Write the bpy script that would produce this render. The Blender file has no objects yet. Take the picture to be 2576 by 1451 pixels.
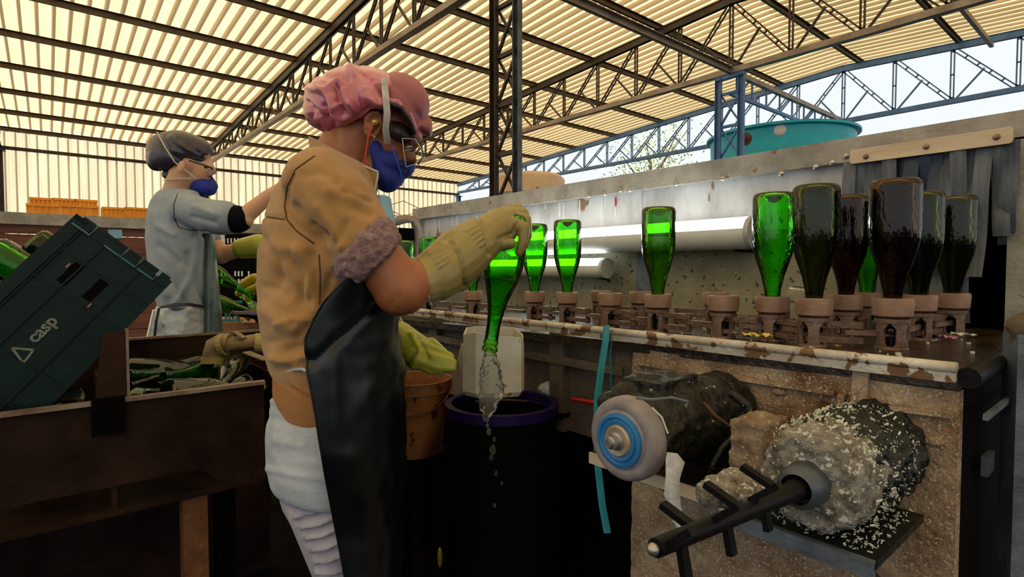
import bpy, bmesh, math, random
from mathutils import Vector, Matrix, noise

# ------------------------------------------------------------------ camera, world, sun, exposure
F = 1393.5; CAMZ = 1.22
YAW = math.radians(40); PITCH = math.atan(50.0/F)
FW = Vector((math.sin(YAW)*math.cos(PITCH), math.cos(YAW)*math.cos(PITCH), -math.sin(PITCH)))
RT = Vector((math.cos(YAW), -math.sin(YAW), 0)); UP = RT.cross(FW)
CAM = Vector((0, 0, CAMZ))
S = bpy.context.scene; COL = S.collection
cd = bpy.data.cameras.new('camera'); cam = bpy.data.objects.new('camera', cd); COL.objects.link(cam)
cd.sensor_width = 36; cd.lens = 36*F/2576; cd.clip_start = .02; cd.clip_end = 300
cam.matrix_world = Matrix(((RT.x, UP.x, -FW.x, 0), (RT.y, UP.y, -FW.y, 0), (RT.z, UP.z, -FW.z, CAMZ), (0, 0, 0, 1)))
S.camera = cam
w = bpy.data.worlds.new('sky'); S.world = w; w.use_nodes = True
bg = w.node_tree.nodes['Background']; bg.inputs[0].default_value = (.93, .98, 1.0, 1); bg.inputs[1].default_value = .66
sd = bpy.data.lights.new('sun', 'SUN'); sd.energy = 9.0; sd.angle = .02; sd.color = (1, .95, .86)
sun = bpy.data.objects.new('sun', sd); COL.objects.link(sun)
SUND = Vector((-.58, .46, .68)).normalized()
sun.rotation_euler = SUND.to_track_quat('Z', 'Y').to_euler()
S.view_settings.view_transform = 'Standard'; S.view_settings.look = 'None'
S.view_settings.exposure = 0.6; S.view_settings.gamma = 1; S.view_settings.use_curve_mapping = False
S.cycles.max_bounces = 10; S.cycles.transparent_max_bounces = 40
S.cycles.caustics_reflective = False; S.cycles.caustics_refractive = False

def ray(px, py): return FW + RT*((px-1288)/F) - UP*((py-725.5)/F)
def W(px, py, d): return CAM + ray(px, py)*d
def WX(px, py, X): r = ray(px, py); return CAM + r*(X/r.x)
def WY(px, py, Y): r = ray(px, py); return CAM + r*(Y/r.y)
def WZ(px, py, Z): r = ray(px, py); return CAM + r*((Z-CAMZ)/r.z)
def PX(p):
    v = p-CAM; d = v.dot(FW); return 1288+F*v.dot(RT)/d, 725.5-F*v.dot(UP)/d, d

# ------------------------------------------------------------------ materials
def N(nt, t, **k):
    n = nt.nodes.new(t)
    for a, b in k.items():
        if a in n.inputs: n.inputs[a].default_value = b
        else: setattr(n, a, b)
    return n
def c4(c): return (c[0], c[1], c[2], 1)
def mat(name, c1, c2=None, rough=.6, metal=0, scale=8, bump=0, bscale=60, c3=None, spots=0, sscale=120, spec=.5, sheen=0, contrast=(.35, .65), stretch=None, coat=0):
    m = bpy.data.materials.new(name); m.use_nodes = True; nt = m.node_tree; L = nt.links.new
    b = nt.nodes['Principled BSDF']
    b.inputs['Roughness'].default_value = rough; b.inputs['Metallic'].default_value = metal
    b.inputs['Specular IOR Level'].default_value = spec
    if sheen: b.inputs['Sheen Weight'].default_value = sheen
    if coat: b.inputs['Coat Weight'].default_value = coat; b.inputs['Coat Roughness'].default_value = .1
    b.inputs['Base Color'].default_value = c4(c1)
    tc = N(nt, 'ShaderNodeTexCoord'); vec = tc.outputs['Object']
    if stretch:
        mp = N(nt, 'ShaderNodeMapping'); mp.inputs['Scale'].default_value = stretch; L(vec, mp.inputs[0]); vec = mp.outputs[0]
    col = None
    if c2:
        nz = N(nt, 'ShaderNodeTexNoise', Scale=scale, Detail=8.0, Roughness=.65); L(vec, nz.inputs['Vector'])
        r = N(nt, 'ShaderNodeValToRGB'); L(nz.outputs[0], r.inputs[0])
        r.color_ramp.elements[0].position = contrast[0]; r.color_ramp.elements[1].position = contrast[1]
        r.color_ramp.elements[0].color = c4(c1); r.color_ramp.elements[1].color = c4(c2)
        col = r.outputs[0]
    if spots and c3:
        vz = N(nt, 'ShaderNodeTexNoise', Scale=sscale, Detail=3.0, Roughness=.6); L(vec, vz.inputs['Vector'])
        r2 = N(nt, 'ShaderNodeValToRGB'); L(vz.outputs[0], r2.inputs[0])
        r2.color_ramp.elements[0].position = 1-spots; r2.color_ramp.elements[1].position = min(1, 1-spots+.03)
        mx = N(nt, 'ShaderNodeMix', data_type='RGBA'); L(r2.outputs[0], mx.inputs[0])
        if col: L(col, mx.inputs[6])
        else: mx.inputs[6].default_value = c4(c1)
        mx.inputs[7].default_value = c4(c3); col = mx.outputs[2]
    if col: L(col, b.inputs['Base Color'])
    if bump:
        n2 = N(nt, 'ShaderNodeTexNoise', Scale=bscale, Detail=6.0, Roughness=.6); L(vec, n2.inputs['Vector'])
        bp = N(nt, 'ShaderNodeBump', Strength=bump, Distance=.01); L(n2.outputs[0], bp.inputs['Height']); L(bp.outputs[0], b.inputs['Normal'])
    return m
def emis(name, c, s):
    m = bpy.data.materials.new(name); m.use_nodes = True; nt = m.node_tree
    nt.nodes.remove(nt.nodes['Principled BSDF']); e = N(nt, 'ShaderNodeEmission', Strength=s); e.inputs[0].default_value = c4(c)
    nt.links.new(e.outputs[0], nt.nodes['Material Output'].inputs[0]); return m
def sheet_mat(name, c, t, share):
    # translucent corrugated sheet: lit from outside by the sun, glows through to the inside
    m = bpy.data.materials.new(name); m.use_nodes = True; nt = m.node_tree; L = nt.links.new
    nt.nodes.remove(nt.nodes['Principled BSDF'])
    d = N(nt, 'ShaderNodeBsdfDiffuse'); tr = N(nt, 'ShaderNodeBsdfTranslucent'); mx = N(nt, 'ShaderNodeMixShader'); mx.inputs[0].default_value = share
    tc = N(nt, 'ShaderNodeTexCoord'); oi = N(nt, 'ShaderNodeObjectInfo')
    mp = N(nt, 'ShaderNodeMapping'); mp.inputs['Scale'].default_value = (9, .35, 3) if name != 'wall_sheet' else (9, 3, .5)
    L(tc.outputs['Object'], mp.inputs[0])
    nz = N(nt, 'ShaderNodeTexNoise', Scale=1.3, Detail=6.0); L(mp.outputs[0], nz.inputs['Vector'])
    ad = N(nt, 'ShaderNodeMath', operation='MULTIPLY_ADD'); L(oi.outputs['Random'], ad.inputs[0]); ad.inputs[1].default_value = .25; L(nz.outputs[0], ad.inputs[2])
    r = N(nt, 'ShaderNodeValToRGB'); L(ad.outputs[0], r.inputs[0]); r.color_ramp.elements[0].position = .35; r.color_ramp.elements[1].position = .85
    r.color_ramp.elements[0].color = c4([x*.68 for x in c]); r.color_ramp.elements[1].color = c4(c)
    L(r.outputs[0], d.inputs[0])
    r2 = N(nt, 'ShaderNodeValToRGB'); L(ad.outputs[0], r2.inputs[0]); r2.color_ramp.elements[0].position = .35; r2.color_ramp.elements[1].position = .85
    r2.color_ramp.elements[0].color = c4([x*.75 for x in t]); r2.color_ramp.elements[1].color = c4(t)
    L(r2.outputs[0], tr.inputs[0]); L(d.outputs[0], mx.inputs[1]); L(tr.outputs[0], mx.inputs[2])
    L(mx.outputs[0], nt.nodes['Material Output'].inputs[0]); return m
def glass(name, c, edge, ior=1.45, rough=.02, base=.0):
    # thin-walled glass: each wall tints what shows through it, more where the wall is seen edge on
    m = bpy.data.materials.new(name); m.use_nodes = True; nt = m.node_tree; L = nt.links.new
    nt.nodes.remove(nt.nodes['Principled BSDF'])
    t = N(nt, 'ShaderNodeBsdfTransparent'); g = N(nt, 'ShaderNodeBsdfGlossy', Roughness=rough); mx = N(nt, 'ShaderNodeMixShader')
    lw = N(nt, 'ShaderNodeLayerWeight', Blend=.35); r = N(nt, 'ShaderNodeValToRGB'); L(lw.outputs['Facing'], r.inputs[0])
    r.color_ramp.elements[0].position = .35; r.color_ramp.elements[0].color = c4(c); r.color_ramp.elements[1].position = .98; r.color_ramp.elements[1].color = c4(edge)
    nz = N(nt, 'ShaderNodeTexNoise', Scale=14.0, Detail=2.0); bp = N(nt, 'ShaderNodeBump', Strength=.12, Distance=.02); L(nz.outputs[0], bp.inputs['Height'])
    L(bp.outputs[0], g.inputs['Normal'])
    fr = N(nt, 'ShaderNodeFresnel', IOR=ior); L(r.outputs[0], t.inputs[0]); L(fr.outputs[0], mx.inputs[0]); L(t.outputs[0], mx.inputs[1])
    if base:
        df = N(nt, 'ShaderNodeBsdfTranslucent'); df.inputs[0].default_value = c4(c); m2 = N(nt, 'ShaderNodeMixShader'); m2.inputs[0].default_value = base
        L(t.outputs[0], m2.inputs[1]); L(df.outputs[0], m2.inputs[2]); L(m2.outputs[0], mx.inputs[1])
    L(g.outputs[0], mx.inputs[2]); L(mx.outputs[0], nt.nodes['Material Output'].inputs[0]); return m

M = {}
M['roof'] = sheet_mat('roof_sheet', (.56, .41, .21), (.94, .74, .44), .45)
M['wallsheet'] = sheet_mat('wall_sheet', (.78, .68, .50), (.90, .78, .56), .44)
M['steel'] = mat('brown_black_steel', (.022, .016, .012), (.06, .042, .03), .55, .3, 3)
M['purlin'] = mat('purlin_steel', (.06, .04, .022), (.12, .08, .045), .6, .2, 3)
M['chord'] = mat('grey_and_lit_chord', (.20, .16, .13), (.34, .29, .25), .5, .4, 3)  # lighter than the trusses: lit underside of bottom chords put into the colour
M['hazesteel'] = mat('haze_blue_steel', (.05, .13, .33), (.09, .20, .44), .45, .3, 5)  # blue of haze and sky glare put into the steel colour
M['colsteel'] = mat('slate_steel', (.05, .06, .075), (.12, .15, .18), .4, .4, 5, bump=.1)
M['floor'] = mat('wet_shade_black_floor', (.003, .0025, .002), (.007, .005, .004), .8, 0, 2, bump=.4, bscale=15, spec=.08)  # deep shade low in the hall put into the near-black floor colour
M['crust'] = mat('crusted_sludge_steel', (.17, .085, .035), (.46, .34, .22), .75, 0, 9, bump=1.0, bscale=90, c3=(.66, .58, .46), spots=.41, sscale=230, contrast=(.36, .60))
M['crustdim'] = mat('dirty_shaded_crust', (.05, .036, .022), (.19, .15, .11), .8, 0, 5, bump=.6, bscale=50, contrast=(.3, .75))  # darker copy of the crust: shade of the recessed panel in its colour
M['zinc'] = mat('stained_galvanised_panel', (.34, .34, .33), (.62, .63, .64), .5, .1, 4, bump=.25, bscale=40, c3=(.24, .15, .08), spots=.36, sscale=9, stretch=(1, 1.2, .6))
M['beam'] = mat('weathered_top_beam', (.22, .21, .18), (.42, .40, .35), .6, .1, 6, bump=.4, bscale=50, c3=(.20, .10, .05), spots=.34, sscale=16)
M['backwall'] = mat('mildewed_back_wall', (.14, .125, .07), (.38, .36, .27), .7, 0, 5, bump=.3, bscale=40, c3=(.06, .05, .03), spots=.40, sscale=40, contrast=(.3, .7))
M['rim'] = mat('worn_white_rim', (.30, .25, .18), (.62, .60, .54), .45, .2, 9, bump=.3, bscale=80, c3=(.16, .08, .035), spots=.44, sscale=22)
M['rust'] = mat('rust', (.07, .022, .008), (.22, .09, .035), .8, .1, 8, bump=.5, bscale=60)
M['trayfloor'] = mat('wet_tray', (.012, .008, .005), (.06, .035, .018), .18, .2, 9, bump=.5, bscale=45, c3=(.4, .42, .35), spots=.30, sscale=140)
M['holder'] = mat('worn_brown_holder', (.085, .048, .032), (.20, .125, .085), .42, .25, 20, bump=.3, bscale=80)
M['holdertop'] = mat('tan_holder_collar', (.17, .095, .06), (.31, .185, .12), .5, 0, 20, bump=.2, bscale=80)
M['black'] = mat('black_rubber', (.002, .002, .0025), (.005, .005, .006), .5, 0, 8, bump=.2, bscale=30, spec=.15)
M['void'] = mat('black_plastic_and_shade', (.003, .003, .003), None, .9, spec=.05)  # near-black: shade of recesses put into the colour; also black crate plastic
M['strip'] = mat('grey_rubber_strip', (.035, .045, .06), (.13, .15, .18), .45, 0, 7, bump=.4, bscale=30, stretch=(1, 6, .7))
M['stripdark'] = mat('dark_blue_rubber_strip', (.005, .012, .03), (.015, .035, .07), .45, 0, 7, bump=.3, bscale=30)
M['wood'] = mat('pale_batten', (.52, .40, .26), (.70, .58, .42), .6, 0, 12, bump=.2, bscale=60, stretch=(1, .2, 1))
M['bolt'] = mat('rusty_bolt', (.16, .08, .05), (.30, .20, .15), .5, .5, 30)
M['steelbolt'] = mat('bare_steel_bolt', (.30, .28, .26), (.5, .48, .46), .35, .8, 30)
M['white'] = mat('lamp_housing_white', (.62, .64, .60), (.75, .77, .73), .4)
M['tube'] = emis('fluorescent_diffuser', (.93, 1, .97), 6.0)
M['gglass'] = glass('green_bottle_glass', (.42, .985, .12), (.04, .38, .015))
M['olive'] = glass('olive_bottle_glass', (.50, .80, .12), (.10, .18, .02))
M['dglass'] = glass('dark_olive_glass', (.36, .42, .16), (.03, .05, .02))
M['bglass'] = glass('brown_black_glass', (.40, .26, .12), (.05, .03, .02))
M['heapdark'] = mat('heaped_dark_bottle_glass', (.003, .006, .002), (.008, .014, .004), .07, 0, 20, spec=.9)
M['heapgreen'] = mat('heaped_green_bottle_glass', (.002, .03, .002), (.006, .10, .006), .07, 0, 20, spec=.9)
M['clear'] = glass('clear_plastic', (.97, .98, .98), (.55, .6, .62), 1.3)
M['water'] = glass('pouring_water', (.93, .95, .95), (.55, .56, .54), 1.33, .03, .22)
M['liquid'] = glass('yellow_green_liquid', (.72, .98, .05), (.25, .4, .02), 1.33, .03, .35)
M['teal'] = mat('teal_tank_plastic', (.006, .40, .56), (.01, .52, .70), .45, 0, 3)
M['beige'] = mat('beige_tank', (.50, .36, .23), (.62, .46, .31), .6, 0, 3)
M['leaf'] = mat('washed_out_leaves', (.30, .42, .14), (.50, .60, .25), .5, 0, 3)  # overexposed, washed-out look put into the leaf colour
M['bark'] = mat('tree_bark', (.16, .12, .08), (.28, .22, .16), .9, 0, 6)
M['cloth_tan'] = mat('tan_jacket_fleece', (.33, .180, .065), (.46, .265, .105), .95, 0, 5, bump=.25, bscale=350, sheen=.3, spec=.1)
M['cloth_rib'] = mat('orange_tan_knit_hem', (.33, .15, .055), (.42, .21, .085), .95, 0, 5, bump=.3, bscale=300, spec=.1)
M['seam'] = mat('brown_seam_thread', (.09, .045, .018), None, .9)
M['fleece'] = mat('mauve_fleece_lining', (.20, .085, .085), (.46, .27, .26), .95, 0, 90, bump=1.0, bscale=220, sheen=.4, spec=.1)
M['satin'] = mat('pink_satin', (.42, .075, .125), (.68, .24, .32), .22, 0, 6, bump=.06, bscale=12, spec=.9, sheen=.2)
M['satin2'] = mat('dusty_pink_cap_front', (.26, .065, .085), (.36, .11, .13), .5, 0, 6, spec=.4)
M['satinblk'] = mat('black_satin', (.010, .009, .013), (.035, .03, .045), .32, 0, 6, bump=.1, bscale=20)
M['skin1'] = mat('brown_skin', (.26, .085, .030), (.36, .13, .055), .45, 0, 5, bump=.06, bscale=150)
M['skin2'] = mat('light_brown_skin', (.50, .26, .14), (.62, .35, .21), .5, 0, 5)
M['hair'] = mat('black_hair', (.010, .007, .006), (.025, .018, .015), .5, 0, 60, bump=.4, bscale=200, stretch=(1, 1, .1))
M['mask'] = mat('royal_blue_respirator', (.004, .012, .17), (.008, .030, .30), .7, 0, 9, bump=.15, bscale=250)
M['maskedge'] = mat('bright_blue_mask_seam', (.02, .10, .65), None, .6)
M['strap'] = mat('grey_elastic', (.40, .38, .34), (.6, .58, .54), .8, 0, 40)
M['cord'] = mat('red_earplug_cord', (.55, .03, .02), None, .4)
M['glove'] = mat('tan_yellow_latex', (.26, .205, .062), (.36, .29, .105), .38, 0, 5, bump=.12, bscale=60, spec=.5)
M['gloveg'] = mat('green_yellow_latex', (.34, .36, .03), (.48, .50, .07), .3, 0, 5, bump=.1, bscale=60)
M['glovey'] = mat('yellow_rubber', (.42, .34, .01), (.55, .46, .02), .35, 0, 5)
M['apron'] = mat('black_pvc_apron', (.002, .003, .004), (.005, .008, .010), .30, 0, 4, bump=.08, bscale=9, spec=.45)
M['bib'] = mat('light_blue_cloth', (.20, .42, .60), (.28, .52, .70), .8, 0, 10)
M['shirt'] = mat('heather_grey_jersey', (.34, .39, .46), (.48, .53, .60), .95, 0, 14, bump=.2, bscale=200, stretch=(1, 1, 3))
M['jeans'] = mat('pale_grey_denim', (.30, .29, .36), (.42, .41, .48), .9, 0, 12, bump=.2, bscale=250)
M['tee'] = mat('grey_tshirt', (.22, .27, .31), (.34, .39, .43), .95, 0, 6, bump=.15, bscale=150)
M['navy'] = mat('black_undershirt', (.003, .003, .006), None, .9, spec=.1)
M['tealapron'] = mat('teal_grey_plastic_apron', (.035, .06, .06), (.10, .16, .16), .3, 0, 6, bump=.3, bscale=20)
M['plastic'] = mat('crumpled_clear_plastic_trousers', (.30, .35, .37), (.58, .63, .64), .3, 0, 14, bump=.5, bscale=25)
M['crate'] = mat('dark_green_crate_plastic', (.001, .008, .007), (.002, .018, .016), .4, 0, 6, bump=.1, bscale=60, spec=.2)
M['cratelight'] = mat('teal_rib_highlight', (.015, .12, .11), (.03, .2, .18), .4, 0, 9)
M['cratetext'] = mat('faded_white_print', (.22, .25, .22), (.10, .13, .11), .8, 0, 60)
M['yellow'] = mat('orange_yellow_crate', (.85, .30, .005), (.95, .42, .01), .5, 0, 5)
M['rusty'] = mat('rusty_brown_hopper', (.10, .035, .020), (.19, .075, .045), .75, 0, 3, bump=.3, bscale=20, stretch=(.3, 1, 5))
M['trough'] = mat('dark_rusty_trough', (.004, .002, .002), (.045, .022, .013), .6, .1, 3, bump=.3, bscale=30, spec=.12)
M['edge'] = mat('worn_and_lit_edge', (.16, .10, .06), (.38, .30, .22), .5, .4, 12)  # worn lips; also paints the light on divider edge and crate glints
M['pipe'] = mat('tan_pvc_pipe', (.18, .12, .05), (.34, .25, .12), .6, 0, 9, bump=.3, bscale=50)
M['ochre'] = mat('ochre_pipe_collar', (.30, .25, .06), (.40, .34, .12), .6, 0, 9)
M['jug'] = mat('milky_plastic_jug', (.50, .47, .38), (.68, .65, .56), .45, 0, 7, c3=(.35, .28, .05), spots=.35, sscale=14)
M['bucket'] = mat('rusty_orange_bucket', (.09, .015, .004), (.34, .13, .025), .6, 0, 9, bump=.3, bscale=30, c3=(.05, .02, .01), spots=.40, sscale=20)
M['purple'] = mat('dark_purple_plastic', (.006, .003, .035), (.014, .006, .07), .5, 0, 9, spec=.15)
M['blackdrum'] = mat('black_drum', (.0015, .0015, .0015), (.003, .0025, .0025), .8, 0, 9, spec=.05)
M['hose'] = mat('teal_strap', (.01, .20, .26), (.02, .30, .36), .45, 0, 9)
M['wheel'] = mat('grey_abrasive_wheel', (.20, .18, .19), (.30, .27, .28), .6, 0, 30, bump=.1, bscale=90)
M['bluering'] = mat('blue_label_ring', (.02, .16, .42), (.03, .22, .52), .4)
M['tanring'] = mat('tan_flange', (.36, .28, .19), (.48, .39, .28), .4, .3, 9)
M['sludge'] = mat('black_greasy_sludge', (.002, .002, .002), (.013, .015, .010), .35, 0, 18, bump=.8, bscale=40, c3=(.35, .38, .28), spots=.31, sscale=90, spec=.35)
M['encrust'] = mat('grey_label_pulp_crust', (.09, .08, .055), (.36, .35, .31), .85, 0, 45, bump=1.0, bscale=110, c3=(.62, .64, .62), spots=.42, sscale=120)
M['encrustb'] = mat('brown_pulp_crust', (.14, .075, .035), (.36, .28, .19), .85, 0, 25, bump=1.0, bscale=110, c3=(.55, .5, .4), spots=.38, sscale=120)
M['chips'] = mat('pale_pulp_flakes', (.50, .53, .42), (.70, .74, .66), .5, 0, 30)
M['gold'] = mat('gold_foil', (.55, .42, .05), (.75, .62, .12), .35, .5, 30)
M['pink'] = mat('pink_foil', (.45, .12, .35), (.6, .25, .5), .4, 0, 30)
M['paper'] = mat('white_label_paper', (.65, .68, .68), (.8, .82, .82), .8, 0, 30)
M['bluegrey'] = mat('scuffed_blue_grey_post', (.06, .075, .10), (.16, .19, .23), .5, .2, 12, bump=.3, bscale=40)
M['red'] = mat('red_plastic', (.4, .01, .02), None, .4)
M['shoe'] = mat('black_boot_rubber', (.008, .008, .008), None, .5)
M['foam'] = mat('grey_white_crumpled_film', (.30, .32, .34), (.5, .52, .54), .5, 0, 20, bump=.6, bscale=40)
M['lens'] = glass('goggle_lens', (.95, .96, .96), (.55, .6, .6), 1.5)
M['eyew'] = mat('eye_white', (.38, .35, .33), None, .3)
M['frame'] = mat('black_frame', (.006, .006, .007), None, .35)
M['orangewood'] = mat('orange_brown_board', (.26, .09, .02), (.38, .16, .05), .6, 0, 9, bump=.3, bscale=40)

# ------------------------------------------------------------------ mesh helpers
class MB:
    def __init__(s): s.v = []; s.f = []
    def add(s, vs, fs):
        o = len(s.v); s.v += [tuple(v) for v in vs]; s.f += [tuple(i+o for i in f) for f in fs]; return s
    def box(s, c, sz, R=None, taper=1.0):
        c = Vector(c); hx, hy, hz = sz[0]/2, sz[1]/2, sz[2]/2; vs = []
        for z in (-1, 1):
            t = taper if z > 0 else 1
            for x, y in ((-1, -1), (1, -1), (1, 1), (-1, 1)):
                p = Vector((x*hx*t, y*hy*t, z*hz)); vs.append(c+(R @ p if R else p))
        return s.add(vs, [(3, 2, 1, 0), (4, 5, 6, 7), (0, 1, 5, 4), (1, 2, 6, 5), (2, 3, 7, 6), (3, 0, 4, 7)])
    def bar(s, p, q, a, b, side=None):
        p = Vector(p); q = Vector(q); z = (q-p); L = z.length
        if L < 1e-6: return s
        z /= L
        y = Vector(side) if side is not None else (Vector((0, 0, 1)) if abs(z.z) < .9 else Vector((1, 0, 0)))
        y = (y-z*y.dot(z)).normalized(); x = y.cross(z)
        R = Matrix((x, y, z)).transposed()
        return s.box((p+q)/2, (a, b, L), R)
    def tube(s, path, rad, seg=10, cap=True, sq=1.0, nrm=None):
        path = [Vector(p) for p in path]; n = len(path); rings = []
        if not isinstance(rad, (list, tuple)): rad = [rad]*n
        t0 = (path[1]-path[0]).normalized()
        u = Vector(nrm) if nrm is not None else (Vector((0, 0, 1)) if abs(t0.z) < .9 else Vector((1, 0, 0)))
        for i, p in enumerate(path):
            t = (path[min(i+1, n-1)]-path[max(i-1, 0)]).normalized()
            u = (u-t*u.dot(t)).normalized(); v = t.cross(u)
            rings.append([p+(u*math.cos(2*math.pi*k/seg)*sq+v*math.sin(2*math.pi*k/seg))*rad[i] for k in range(seg)])
        return s.loft(rings, cap)
    def loft(s, rings, cap=True, closed=True):
        n = len(rings[0]); vs = [p for r in rings for p in r]; fs = []
        for i in range(len(rings)-1):
            for k in range(n if closed else n-1):
                a = i*n+k; b = i*n+(k+1) % n; fs.append((a, b, b+n, a+n))
        if cap: fs.append(tuple(range(n-1, -1, -1))); m = (len(rings)-1)*n; fs.append(tuple(range(m, m+n)))
        return s.add(vs, fs)
    def lathe(s, prof, T=None, seg=24, cap=False):
        rings = []
        for r, z in prof:
            rings.append([Vector((r*math.cos(2*math.pi*k/seg), r*math.sin(2*math.pi*k/seg), z)) for k in range(seg)])
        if T: rings = [[T @ p for p in r] for r in rings]
        return s.loft(rings, cap)
    def ell(s, c, ax, seg=20, rg=14):
        c = Vector(c); rings = []
        for i in range(rg+1):
            a = math.pi*i/rg
            a = min(max(a, .02), math.pi-.02)
            rings.append([c+Vector(ax[2])*math.cos(a)+(Vector(ax[0])*math.cos(2*math.pi*k/seg)+Vector(ax[1])*math.sin(2*math.pi*k/seg))*math.sin(a) for k in range(seg)])
        return s.loft(rings, True)
    def caps(s, p, r0, q, r1, seg=16):
        p = Vector(p); q = Vector(q); z = (q-p); L = z.length; z = z/L if L > 1e-6 else Vector((0, 0, 1))
        x = z.orthogonal().normalized(); y = z.cross(x); rings = []
        def ring(c, r): rings.append([c+(x*math.cos(2*math.pi*k/seg)+y*math.sin(2*math.pi*k/seg))*r for k in range(seg)])
        for i in range(6): a = math.radians(5+85*i/6); ring(p-z*r0*math.cos(a), r0*math.sin(a))
        ring(p, r0); ring(q, r1)
        for i in range(1, 7): a = math.radians(90-85*i/6); ring(q+z*r1*math.cos(a), r1*math.sin(a))
        return s.loft(rings, True)
    def mesh(s, name, m, smooth=False):
        me = bpy.data.meshes.new(name); me.from_pydata(s.v, [], s.f); me.update()
        if m: me.materials.append(M[m])
        if smooth:
            me.polygons.foreach_set('use_smooth', [True]*len(me.polygons))
            try: me.set_sharp_from_angle(angle=math.radians(50))
            except Exception: pass
        return me
    def obj(s, name, m, parent=None, smooth=False, **tags):
        o = bpy.data.objects.new(name, s.mesh(name, m, smooth)); return put(o, parent, **tags)
def put(o, parent=None, **tags):
    COL.objects.link(o)
    if parent is not None:
        o.parent = parent
        o.matrix_parent_inverse = Matrix.Translation(parent.location).inverted() if parent.type == 'EMPTY' and parent.rotation_euler[2] == 0 else Matrix()
    for k, v in tags.items(): o[k] = v
    return o
def inst(me, name, loc, parent=None, rot=(0, 0, 0), scale=(1, 1, 1), **tags):
    o = bpy.data.objects.new(name, me); put(o, parent, **tags); o.location = loc; o.rotation_euler = rot; o.scale = scale; return o
def thing(name, label, cat, loc=(0, 0, 0), group=None, kind=None):
    o = bpy.data.objects.new(name, None); o.empty_display_size = .1; o.location = loc; COL.objects.link(o)
    if label: o['label'] = label
    if cat: o['category'] = cat
    if group: o['group'] = group
    if kind: o['kind'] = kind
    return o
def sculpt(mb, name, m, parent, voxel=.005, smooth=6, creases=(), fn=None, cut=None, **tags):
    """union of overlapping volumes -> one continuous smooth surface, then folds pushed in along creases"""
    me = mb.mesh(name, m); o = bpy.data.objects.new(name, me); COL.objects.link(o)
    r = o.modifiers.new('r', 'REMESH'); r.mode = 'VOXEL'; r.voxel_size = voxel
    sm = o.modifiers.new('s', 'SMOOTH'); sm.iterations = smooth; sm.factor = .5
    if cut:
        co = bpy.data.objects.new('cutter', cut.mesh('cutter', None)); COL.objects.link(co)
        bo = o.modifiers.new('b', 'BOOLEAN'); bo.operation = 'DIFFERENCE'; bo.solver = 'EXACT'; bo.object = co
    dg = bpy.context.evaluated_depsgraph_get(); dg.update()
    m2 = bpy.data.meshes.new_from_object(o.evaluated_get(dg)); m2.name = name
    bpy.data.objects.remove(o); bpy.data.meshes.remove(me)
    if cut: bpy.data.objects.remove(co)
    if not m2.materials: m2.materials.append(M[m])
    if creases or fn:
        nr = [v.normal.copy() for v in m2.vertices]
        pre = []
        for poly, wd, amp in creases:
            xs = [p[0] for p in poly]; ys = [p[1] for p in poly]
            pre.append((poly, wd, amp, min(xs)-3*wd, max(xs)+3*wd, min(ys)-3*wd, max(ys)+3*wd))
        for v, n in zip(m2.vertices, nr):
            dd = 0; x, y, d = PX(v.co)
            if n.dot(FW) < .35:
                for poly, wd, amp, x0, x1, y0, y1 in pre:
                    if x < x0 or x > x1 or y < y0 or y > y1: continue
                    best = 1e9
                    for (ax, ay), (bx, by) in zip(poly[:-1], poly[1:]):
                        ex, ey = bx-ax, by-ay; t = max(0, min(1, ((x-ax)*ex+(y-ay)*ey)/(ex*ex+ey*ey+1e-9)))
                        best = min(best, (x-ax-ex*t)**2+(y-ay-ey*t)**2)
                    dd += amp*math.exp(-best/(wd*wd))
            if fn: dd += fn(v.co, x, y)
            v.co = v.co+n*dd
    m2.update(); m2.polygons.foreach_set('use_smooth', [True]*len(m2.polygons))
    ob = bpy.data.objects.new(name, m2); return put(ob, parent, **tags)
def nz(p, s, o=0): return noise.noise(Vector((p[0]*s+o, p[1]*s, p[2]*s)))
# picture-plane shapes for the figures: widths in pixels at depth d, thickness along the view axis in metres
def EL(mb, px, py, d, rx, ry, rd, rot=0):
    a = math.radians(rot); k = d/F; ux = (RT*math.cos(a)-UP*math.sin(a)); uy = (RT*math.sin(a)+UP*math.cos(a))
    return mb.ell(W(px, py, d), (ux*rx*k, uy*ry*k, ray(px, py).normalized()*rd))
def CP(mb, a, b): return mb.caps(W(*a[:3]), a[3]*a[2]/F, W(*b[:3]), b[3]*b[2]/F)
def levels(mb, L, seg=40, sq=2.3):
    """stack of horizontal-ish super-ellipse sections: (py, left px, right px, centre depth, half depth)"""
    rings = []
    for py, x0, x1, d, hd in L:
        c = W((x0+x1)/2, py, d); a = (x1-x0)/2*d/F; r = []; fv = ray((x0+x1)/2, py); fv.z = 0; fv.normalize()
        for k in range(seg):
            t = 2*math.pi*k/seg; ct, st = math.cos(t), math.sin(t)
            r.append(c+RT*a*math.copysign(abs(ct)**(2/sq), ct)+fv*hd*math.copysign(abs(st)**(2/sq), st))
        rings.append(r)
    return mb.loft(rings, True)
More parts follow.
